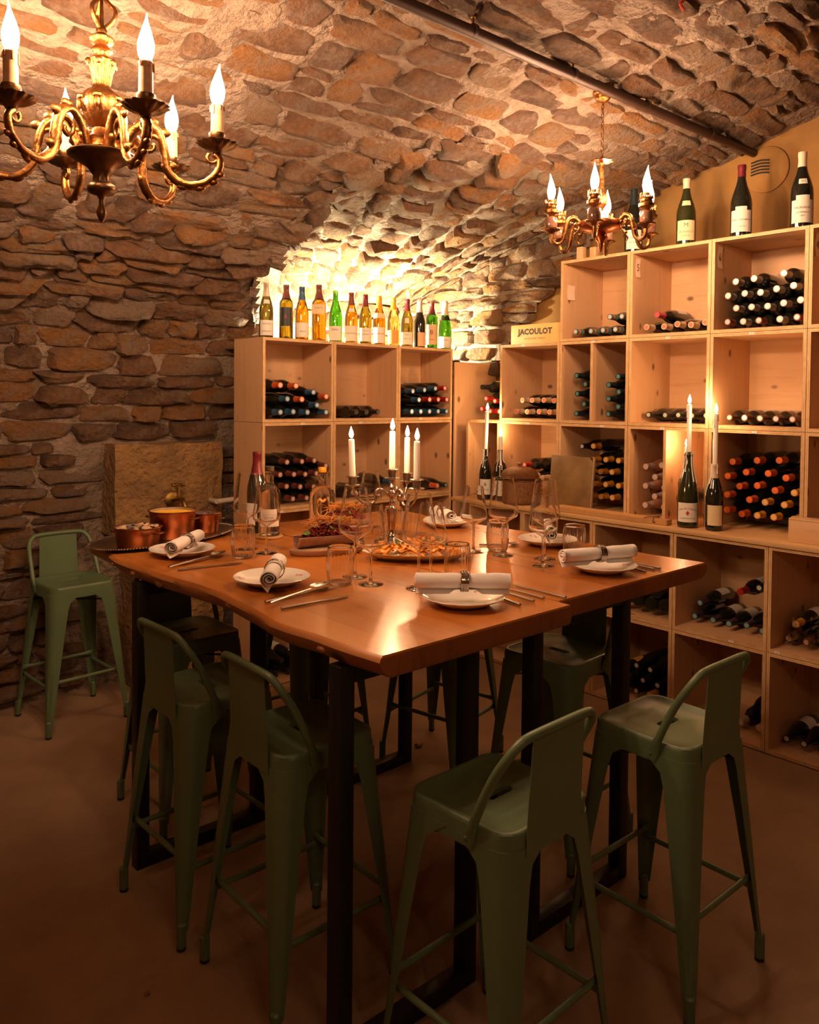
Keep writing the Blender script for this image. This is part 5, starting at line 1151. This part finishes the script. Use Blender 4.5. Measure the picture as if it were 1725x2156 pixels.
def cup_(par, x, y, z):
    mb = MB(); mb.lathe([(.005, -.012), (.008, -.004), (.028, 0), (.030, .002), (.027, .004), (.014, .004), (.0135, .010), (.016, .026), (.016, .030), (.025, .032), (.026, .034), (.024, .036), (.013, .036), (.0125, .024), (0, .024)], 28, cap0=False, cap1=False); return ob('candle_cup', cached('ccup', lambda: mb.mesh('cup', 'silver', 50)), par, (x, y, z))
cup_(t, 0, 0, .262)
for lbl, phi, hc in (('silver candelabra arm', -52, .222), ('', 68, .222), ('', 188, .222)):
    a = math.radians(phi) ; d = RX * math.cos(a) + Vector((FW.x, FW.y, 0)).normalized() * math.sin(a); d.z = 0; d.normalize()
    path = smooth_path([d * .018 + Vector((0, 0, .200)), d * .045 + Vector((0, 0, .222)), d * .066 + Vector((0, 0, .206)), d * .062 + Vector((0, 0, .180)), d * .085 + Vector((0, 0, .165)), d * .118 + Vector((0, 0, .178)), d * .142 + Vector((0, 0, .205)), d * .150 + Vector((0, 0, .228))], 5)
    mb = MB(); mb.tube(path, [.0062 - .002 * i / len(path) for i in range(len(path))], 10); mb.tube(smooth_path([d * .066 + Vector((0, 0, .206)), d * .052 + Vector((0, 0, .196)), d * .042 + Vector((0, 0, .205)), d * .05 + Vector((0, 0, .212))], 4), .0032, 8); ar = ob('arm', mb.mesh('arm', 'silver', 60), t)
    zc_ = .238; q = d * .150; cup_(ar, q.x, q.y, zc_ - .002)
    nmz = {-52: 'white candle on the nearest candelabra arm, rightmost flame', 68: 'white candle on the rear candelabra arm, between two others', 188: 'white candle leaning slightly on the left candelabra arm'}[phi]
    candle(nmz, cx + q.x, cy + q.y, Z0 + zc_ + .0225, .150, tilt=(0, -.04 if phi == 188 else 0, 0) if phi != 188 else (-.02, -.035, 0))
candle('tallest white candle, on the central cup of the candelabra', cx, cy, Z0 + .262 + .0245, .155)
# bottle candles on the counter
zc = zC + .0004
def cbottle(lbl, shape, gm, x, y, sc, lab, cap=None, cl='', ch=.2, ctilt=(0, 0, 0), cr=.0118, drips=5, z=None):
    H = SHAPES[shape][-1][1] * sc
    b_ = bottle(lbl, shape, gm, cap, (x, y, z if z else zc), (0, 0, face(x, y)), lab, 'bottles used as candle holders', sc=sc, n=28)
    mb = MB(); R = random.Random(int(x * 1e4))
    for k in range(8):
        a = R.random() * 6.28; l = R.uniform(.03, .16); top = SHAPES[shape][-1][1] - .002; zz = [top - l * j / 5 for j in range(6)]
        mb.tube([((rad(shape, z_) + .001) * math.cos(a), (rad(shape, z_) + .001) * math.sin(a), z_) for z_ in zz], [.0022] * 5 + [.003], 6)
    ob('wax_runs', mb.mesh('runs', 'candle' if drips else 'drip'), b_)
    candle(cl, x, y, (z if z else zc) + H + .0005, ch, cr, ctilt, drips, 'candles stuck in bottles')
cbottle('dark candle bottle with a white label and wax runs, left of the rattan basket', 'burg', 'bottle', 3.700, 3.395, 1.05, [(.03, .12, 1.0, 0, 'paper', [('&', .03, 'ink', .06, 0), ('Vin Rouge', .010, 'ink', .03, 0)])], None, 'white candle in the dark bottle left of the basket, leaning', .235, (.03, .015, 0))
cbottle('dark candle bottle standing close behind the rattan basket', 'bord', 'bottle', 3.712, 3.283, 1.05, [(.03, .12, 1.0, 0, 'paper', [])], None, 'short white candle in the bottle behind the basket', .085, (0, 0, 0), drips=3)
cbottle('big olive candle bottle with a red-lettered cream label on the counter', 'champ', 'bottle_green', 3.690, 2.028, 1.18, [(.025, .105, 1.05, 0, 'paper', [('Clos du Calvaire', .0125, 'redink', .058, 6.0), ('♦', .02, 'redink', .037, 0), ('CHATEAUNEUF DU PAPE', .0055, 'ink', .016, 0)])], None, 'tall straight white candle in the big olive bottle', .235, (0, 0, 0))
cbottle('dark candle bottle with plain cream label and pale wax collar', 'burg', 'bottle', 3.700, 1.895, 1.08, [(.025, .115, .95, .1, 'cream', [('Chateau', .009, 'tan', .05, 0)])], 'c', 'tall white candle in the bottle with the wax collar', .245, (0, 0, 0))
cbottle('olive candle bottle half hidden behind the big one on the counter', 'bord', 'bottle_green', 3.785, 2.092, 1.06, [(.03, .12, 1.2, 0, 'paper', [])], 'u', 'short white candle in the half hidden bottle', .072, (0, 0, 0))
candle('candle stub burning in the red-necked bottle on the back cabinet', 3.501, 3.915, zb + .2978 * 1.06, .012, .009, group='candles stuck in bottles')
# rattan basket with lid
t = thing('rattan_basket', 'round brown rattan basket with a knobbed lid on the counter', 'basket', (3.712, 3.128, zc))
def coil(p, n=40, amp=.0028):
    L_ = smooth_path([(r, 0, z) for r, z in p], 12); return [(q.x + (amp if i % 2 else 0), q.z) for i, q in enumerate(L_)]
wv = lambda a, r, z: r * (1 + .012 * math.cos(42 * a + z * 900))
mb = MB(); mb.lathe(coil([(.095, 0), (.103, .02), (.106, .08), (.107, .135), (.105, .15)]), 84, rf=wv); ob('basket_body', mb.mesh('body', 'rattan', 80), t)
mb = MB(); mb.lathe(coil([(.109, .150), (.111, .160), (.104, .185), (.080, .206), (.040, .218), (.014, .221)]), 84, rf=wv); l_ = ob('lid', mb.mesh('lid', 'rattan', 80), t)
mb = MB(); mb.lathe([(.012, .220), (.010, .226), (.017, .234), (.017, .240), (.010, .247), (0, .248)], 20, cap0=False, cap1=False); ob('knob', mb.mesh('knob', 'rattan'), l_)
for s_ in (-1, 1): mb = MB(); mb.tube(smooth_path([(.103 * math.cos(a), .103 * math.sin(a), .09 + .02 * q) for a, q in ((s_ * 1.0 - 2.3, 0), (s_ * 1.0 - 2.15, -1.2), (s_ * 1.0 - 2.0, 0))], 4), .005, 8); ob('loop_handle', mb.mesh('loop', 'rattan'), t)
# leaning ledger
t = thing('leaning_book', 'tall tan hardbound ledger with brass corners leaning against the shelves', 'book', (3.706, 2.762, zc), (0, .09, 0))
W_, H_ = .285, .305
mb = MB(); mb.rbox(-.0035, 0, -W_ / 2, W_ / 2, .0, H_, .001); ob('front_cover', mb.mesh('cover', 'leather', 30), t)
mb = MB(); mb.rbox(.018, .0215, -W_ / 2, W_ / 2, .0, H_, .001); ob('rear_cover', mb.mesh('cover', 'leather', 30), t)
mb = MB(); mb.box(.001, .0175, -W_ / 2 + .006, W_ / 2 - .004, .004, H_ - .005); ob('pages', mb.mesh('pages', 'page', 0), t)
mb = MB(); mb.rbox(-.003, .021, W_ / 2 - .003, W_ / 2 + .001, 0, H_, .001); ob('spine', mb.mesh('spine', 'leather', 30), t)
mb = MB(); mb.prism([(0, 0), (.022, 0), (0, .022)], 0, .0008, mat=Matrix.Translation((-.0036, -W_ / 2, H_)) @ Matrix(((0, 0, -1, 0), (1, 0, 0, 0), (0, -1, 0, 0), (0, 0, 0, 1)))); ob('brass_corner', mb.mesh('corner', 'brass', 0), t)
ob('lettering', textmesh('VINS', .016, 'brownink'), t, (-.0042, 0, .075), (0, 0, -PI / 2))
# cutting board with a handle and a cord
mb = MB(); pl = [(-.40, -.045), (.155, -.045), (.205, -.022), (.24, -.017), (.298, -.024), (.300, .024), (.24, .017), (.205, .022), (.155, .045), (-.40, .045)]
bm = bmesh.new(); vs_ = [bm.verts.new((x, y, 0)) for x, y in pl]; bm.faces.new(vs_); r_ = bmesh.ops.extrude_face_region(bm, geom=list(bm.faces)); bmesh.ops.translate(bm, verts=[v for v in r_['geom'] if isinstance(v, bmesh.types.BMVert)], vec=(0, 0, .028)); bmesh.ops.recalc_face_normals(bm, faces=bm.faces); bmesh.ops.bevel(bm, geom=list(bm.edges), offset=.003, segments=2, affect='EDGES'); bm.verts.index_update()
mb.add([v.co[:] for v in bm.verts], [[v.index for v in f.verts] for f in bm.faces]); bm.free()
t = thing('cutting_board', 'long thick wooden cutting board with a narrow handle lying on the counter', 'cutting board', (3.656, 2.405, zc), (0, 0, -PI / 2 - .005))
ob('board', mb.mesh('board', 'board', 30), t)
mb = MB(); mb.tube(smooth_path([(.33, -.03, .012), (.325, -.015, .034), (.335, .0, .036), (.33, .02, .034), (.335, .032, .010), (.345, .01, -.0 + .003), (.33, -.03, .012)], 4), .0028, 6); mb.tube(smooth_path([(.33, 0, .034), (.345, .02, .045), (.33, .035, .038), (.325, .01, .036), (.30, -.03, .034), (.29, -.05, .031)], 4), .0024, 6); ob('cord', mb.mesh('cord', 'rattan'), t, (-.105, 0, 0))
mb = MB(); mb.rbox(0, .016, 1.06, 1.53, 0, .098, .002); mb.rbox(.016, .09, 1.514, 1.53, 0, .098, .002); mb.rbox(.0, .0895, 1.06, 1.53, .098, .106, .002); thing('wood_riser', 'low pale wooden box front on the counter at the picture edge', 'box', (3.670, 0, zc), me=mb.mesh('riser', 'pine_h', 30))
# ---------------------------------------------------------------- chandeliers and lamps
def flame_bulb(mat, h=.105, r=.019):
    mb = MB(); pts = [(r * .45, 0), (r * .8, h * .08), (r, h * .26), (r * .93, h * .42), (r * .62, h * .62), (r * .25, h * .82), (r * .09, h * .93), (.0006, h)]
    n = 12; c = [(p.x, p.z) for p in smooth_path([(a, 0, b_) for a, b_ in pts], 2)]
    mb.lathe(c, n, cap0=False, cap1=False); mb.v = [(x + .006 * (z / h) ** 4, y, z) for x, y, z in mb.v]; return mb.mesh('bulb', mat, 80)
def arm_dir(phi):
    a = math.radians(phi); d = Vector((RX.x, RX.y, 0)).normalized() * math.cos(a) + Vector((FW.x, FW.y, 0)).normalized() * math.sin(a); return d
def chandelier_big(label, x, y, phis, bulb='bulb', dz=0.0):
    t = thing('chandelier', label, 'chandelier', (x, y, dz - .055))
    P = lambda z: z
    mb = MB(); mb.lathe([(0, 2.095), (.006, 2.10), (.012, 2.115), (.013, 2.125), (.007, 2.14), (.006, 2.155), (.012, 2.165), (.030, 2.17), (.036, 2.18), (.034, 2.19), (.022, 2.198), (.020, 2.215), (.034, 2.235), (.060, 2.252), (.082, 2.262), (.084, 2.268), (.078, 2.274)], 40, rf=lambda a, r, z: r * (1 + (.035 * math.cos(20 * a) if 2.195 < z < 2.26 else 0)), cap0=False, cap1=False); ob('bowl', mb.mesh('bowl', 'darkbrass', 50), t)
    mb = MB(); mb.lathe([(.078, 2.274), (.05, 2.278), (.046, 2.30), (.050, 2.306), (.034, 2.312), (.024, 2.32), (.020, 2.335), (.030, 2.345), (.046, 2.365), (.054, 2.39), (.052, 2.41), (.036, 2.428), (.024, 2.436), (.022, 2.445), (.028, 2.48), (.034, 2.495), (.036, 2.505), (.028, 2.512), (.020, 2.516), (.020, 2.526), (.027, 2.532), (.020, 2.54), (.016, 2.546), (.030, 2.556), (.031, 2.564), (.020, 2.572), (.012, 2.578), (.014, 2.585), (.010, 2.592)], 44,
                     rf=lambda a, r, z: r * (1 + (.055 * math.cos(10 * a) if 2.34 < z < 2.44 or 2.45 < z < 2.51 else .04 * math.cos(16 * a) if 2.27 < z < 2.31 or 2.53 < z < 2.57 else 0)), cap0=False, cap1=False); st_ = ob('column', mb.mesh('column', 'brass', 50), t)
    for k in range(6):
        d = arm_dir(phis + 60 * k + 30); mb = MB()
        mb.sphere(d * .050 + Vector((0, 0, 2.405)), (.012, .012, .009), 8, 5); mb.sphere(d * .056 + Vector((0, 0, 2.388)), (.007, .007, .016), 8, 5); ob('relief', mb.mesh('relief', 'brass'), st_)
        mb = MB(); mb.sphere(d * .032 + Vector((0, 0, 2.50)), (.010, .010, .010), 8, 5); ob('relief', mb.mesh('relief', 'brass'), st_)
    mb = MB()
    for k in range(3):
        d = arm_dir(phis + 120 * k); mb.tube(smooth_path([d * .006 + Vector((0, 0, 2.59)), d * .028 + Vector((0, 0, 2.612)), d * .034 + Vector((0, 0, 2.635)), d * .018 + Vector((0, 0, 2.655)), d * .006 + Vector((0, 0, 2.668))], 5), .0055, 8)
    mb.lathe([(0, 2.585), (.007, 2.59), (.006, 2.60), (.004, 2.668), (.010, 2.674), (0, 2.68)], 12); ob('crown_loop', mb.mesh('loop', 'brass'), t)
    z = 2.676; i = 0; zc_ = 2.97 if dz == 0 else 3.1 - dz - .04
    while z < zc_:
        mb = MB(); mb.tube([(.009 * math.cos(2 * PI * k / 12), 0, .015 * math.sin(2 * PI * k / 12)) for k in range(12)], .0022, 6, closed=True); ob('chain_link', cached('chain', lambda: mb.mesh('link', 'brass')), t, (0, 0, z + .012), (0, 0, PI / 2 * (i % 2))); z += .025; i += 1
    def arm_m():
        pts = [(.050, 0, 2.272), (.072, 0, 2.325), (.105, 0, 2.352), (.140, 0, 2.335), (.156, 0, 2.285), (.166, 0, 2.235), (.205, 0, 2.204), (.255, 0, 2.208), (.290, 0, 2.238), (.298, 0, 2.272), (.284, 0, 2.288)]
        c = smooth_path(pts, 5); n = len(c); mb = MB(); mb.tube(c, [(.0145 - .004 * i / n + .0014 * (i % 2), .0105 - .002 * i / n) for i in range(n)], 12)
        sp = [(.140 + .030 * (1 - k / 14) * math.cos(.6 + k * .55) - .018, 0, 2.300 + .030 * (1 - k / 14) * math.sin(.6 + k * .55)) for k in range(13)]; mb.tube(sp, [.0085 - .0003 * k for k in range(13)], 8)
        sp = [(.281 + .019 * (1 - k / 12) * math.cos(2.2 + k * .6), 0, 2.276 + .016 * (1 - k / 12) * math.sin(2.2 + k * .6)) for k in range(10)]; mb.tube(sp, .005, 8)
        for (x_, z_, s_) in ((.152, 2.335, .021), (.168, 2.25, .022), (.12, 2.36, .021), (.095, 2.352, .017), (.205, 2.200, .018), (.245, 2.198, .016), (.280, 2.214, .014), (.296, 2.235, .014), (.06, 2.30, .021), (.070, 2.33, .018)):
            mb.sphere((x_, 0, z_), (s_, .008, s_ * .62), 8, 5)
        return mb.mesh('arm', 'brass', 60)
    for k in range(6):
        phi = phis + 60 * k; d = arm_dir(phi); ang = math.atan2(d.y, d.x)
        a = ob('arm', cached('bigarm', arm_m), t, (0, 0, 0), (0, 0, ang))
        def pan():
            mb = MB(); mb.lathe([(0, 2.288), (.012, 2.290), (.016, 2.298), (.034, 2.304), (.052, 2.314), (.053, 2.317), (.034, 2.312), (.016, 2.310), (.012, 2.318), (.018, 2.328), (.022, 2.336), (.0215, 2.342), (.016, 2.344), (0, 2.344)], 48, rf=lambda a, r, z: r * (1 + (.07 * math.cos(14 * a) if r > .03 else 0)), cap0=False, cap1=False); return mb.mesh('drip_pan', 'darkbrass', 50)
        ob('drip_pan', cached('bigpan', pan), a, (.290, 0, 0))
        def slv():
            mb = MB(); mb.lathe([(0, 2.343), (.0165, 2.343), (.0168, 2.345), (.0160, 2.410), (.0172, 2.414), (.015, 2.418), (0, 2.418)], 20, cap0=False, cap1=False)
            for j in range(6):
                q = j * 1.05; l = .012 + .02 * ((j * 7) % 5) / 5; mb.tube([(.0165 * math.cos(q), .0165 * math.sin(q), 2.414), (.0172 * math.cos(q), .0172 * math.sin(q), 2.414 - l)], [.003, .0026], 6, 1)
            return mb.mesh('candle_sleeve', ['sleeve', 'drip'], 50)
        ob('candle_sleeve', cached('bigslv', slv), a, (.290, 0, 0))
        ob('bulb', cached(('bigbulb', bulb), lambda: flame_bulb(bulb)), a, (.290, 0, 2.419))
    return t
chandelier_big('large ornate brass chandelier with six flame bulbs hanging at the upper left', .806, 2.088, 10)
chandelier_big('brass chandelier with flame bulbs behind the camera, out of the picture', .2, -.9, 10, 'rear', .1)
# small chandelier
x, y = 2.900, 2.015; t = thing('small_chandelier', 'small brass chandelier with marbled cups hanging beside the iron pipe', 'chandelier', (x, y, 0))
mb = MB(); mb.lathe([(.0, 2.925), (.030, 2.925), (.046, 2.922), (.043, 2.885), (.034, 2.880), (.034, 2.868), (.026, 2.858), (.008, 2.852), (0, 2.850)], 32, [1, 1, 1, 0, 0, 0, 0, 0, 0], cap0=False, cap1=False); ob('canopy', mb.mesh('canopy', ['brass', 'darkbrass'], 50), t)
z = 2.625; i = 0
while z < 2.85:
    mb = MB(); mb.tube([(.006 * math.cos(2 * PI * k / 10), 0, .011 * math.sin(2 * PI * k / 10)) for k in range(10)], .0018, 6, closed=True); ob('chain_link', cached('chain2', lambda: mb.mesh('link', 'brass')), t, (0, 0, z + .008), (0, 0, PI / 2 * (i % 2))); z += .018; i += 1
mb = MB(); mb.lathe([(.0, 2.625), (.006, 2.622), (.008, 2.610), (.044, 2.606), (.046, 2.602), (.012, 2.594), (.007, 2.58), (.012, 2.562), (.008, 2.55), (.012, 2.53), (.010, 2.50), (.020, 2.47), (.026, 2.445), (.022, 2.42), (.010, 2.40), (.008, 2.39), (.0, 2.385)], 28, rf=lambda a, r, z: r * (1 + (.08 * math.cos(8 * a) if r > .018 else 0)), cap0=False, cap1=False); ob('column', mb.mesh('column', 'brass', 50), t)
mb = MB(); mb.lathe([(0, 2.39), (.030, 2.388), (.032, 2.355), (0, 2.352)], 24); ob('socket_ring', mb.mesh('ring', 'china'), t)
mb = MB(); mb.lathe([(.0, 2.220), (.005, 2.224), (.010, 2.245), (.012, 2.262), (.028, 2.276), (.030, 2.284), (.016, 2.292), (.040, 2.302), (.090, 2.318), (.098, 2.335), (.096, 2.345), (.0, 2.352)], 36, cap0=False, cap1=False); ob('dish', mb.mesh('dish', 'copper', 50), t)
def arm2():
    c = smooth_path([(.090, 0, 2.335), (.120, 0, 2.358), (.148, 0, 2.345), (.160, 0, 2.305), (.170, 0, 2.265), (.192, 0, 2.245), (.216, 0, 2.258), (.222, 0, 2.290)], 5); n = len(c); mb = MB()
    mb.tube(c, [.0095 - .003 * abs(i / n - .3) for i in range(n)], 10); mb.tube(smooth_path([(.105, 0, 2.345), (.098, 0, 2.32), (.11, 0, 2.30), (.122, 0, 2.285), (.112, 0, 2.268)], 4), [.007, .0065, .006, .0055, .005, .005, .0055, .005, .005, .004, .004, .0045, .004, .003, .003, .003, .002], 8)
    for (x_, z_, s_) in ((.118, 2.362, .012), (.142, 2.352, .010), (.10, 2.335, .012), (.112, 2.31, .009), (.166, 2.29, .009), (.13, 2.335, .010)): mb.sphere((x_, 0, z_), (s_, .009, s_ * .8), 8, 5)
    return mb.mesh('arm', 'brass', 60)
for k in range(6):
    d = arm_dir(-110 + 60 * k); a = ob('arm', cached('arm2', arm2), t, (0, 0, 0), (0, 0, math.atan2(d.y, d.x)))
    def p2(): mb = MB(); mb.lathe([(0, 2.284), (.012, 2.288), (.020, 2.298), (.036, 2.302), (.038, 2.306), (.034, 2.309), (.0, 2.309)], 40, rf=lambda q, r, z: r * (1 + (.05 * math.cos(18 * q) if r > .03 else 0)), cap0=False, cap1=False); return mb.mesh('pan', 'brass', 50)
    ob('drip_pan', cached('pan2', p2), a, (.222, 0, 0))
    def m2(): mb = MB(); mb.lathe([(0, 2.309), (.024, 2.309), (.0265, 2.314), (.0265, 2.352), (.024, 2.356), (0, 2.356)], 28, cap0=False, cap1=False); return mb.mesh('cup', 'marble', 50)
    ob('marbled_cup', cached('mar2', m2), a, (.222, 0, 0))
    def b2():
        mb = MB(); mb.lathe([(.012, 2.356), (.016, 2.368), (.030, 2.374), (.031, 2.386), (.024, 2.392), (.022, 2.404), (.025, 2.410), (.022, 2.414), (.012, 2.418), (.012, 2.43), (0, 2.432)], 30, rf=lambda q, r, z: r * (1 + .03 * math.cos(20 * q)), cap0=False, cap1=False)
        for j in range(16): q = 2 * PI * j / 16; mb.tube([(.0245 * math.cos(q), .0245 * math.sin(q), 2.405), (.026 * math.cos(q), .026 * math.sin(q), 2.428)], [.003, .0008], 5)
        return mb.mesh('burner', 'brass', 50)
    ob('burner', cached('bur2', b2), a, (.222, 0, 0))
    ob('bulb', cached('bulb2', lambda: flame_bulb('bulb2', .105, .0165)), a, (.222, 0, 2.432))
# uplights standing on the ledge of the recess behind the back cabinet
for i, (x, y, e) in enumerate(((3.02, 4.16, .8), (3.60, 4.16, 1.2))):
    t = thing('uplight', 'small uplight on the recess ledge behind the ' + ('left' if i == 0 else 'right') + ' bottles', 'lamp', (x, y, NZ + .0005))
    mb = MB(); mb.lathe([(0, 0), (.04, 0), (.042, .004), (.042, .035), (.038, .038), (.034, .034), (.034, .02), (0, .02)], 24, cap0=False, cap1=False); ob('housing', mb.mesh('housing', 'rubber', 40), t)
    L = bpy.data.lights.new('spot', 'POINT'); L.energy = SPOT_W * e; L.color = SPOTC; L.shadow_soft_size = .03; lo = bpy.data.objects.new('lamp', L); COL.objects.link(lo); lo.parent = t; lo.location = (0, 0, .075)
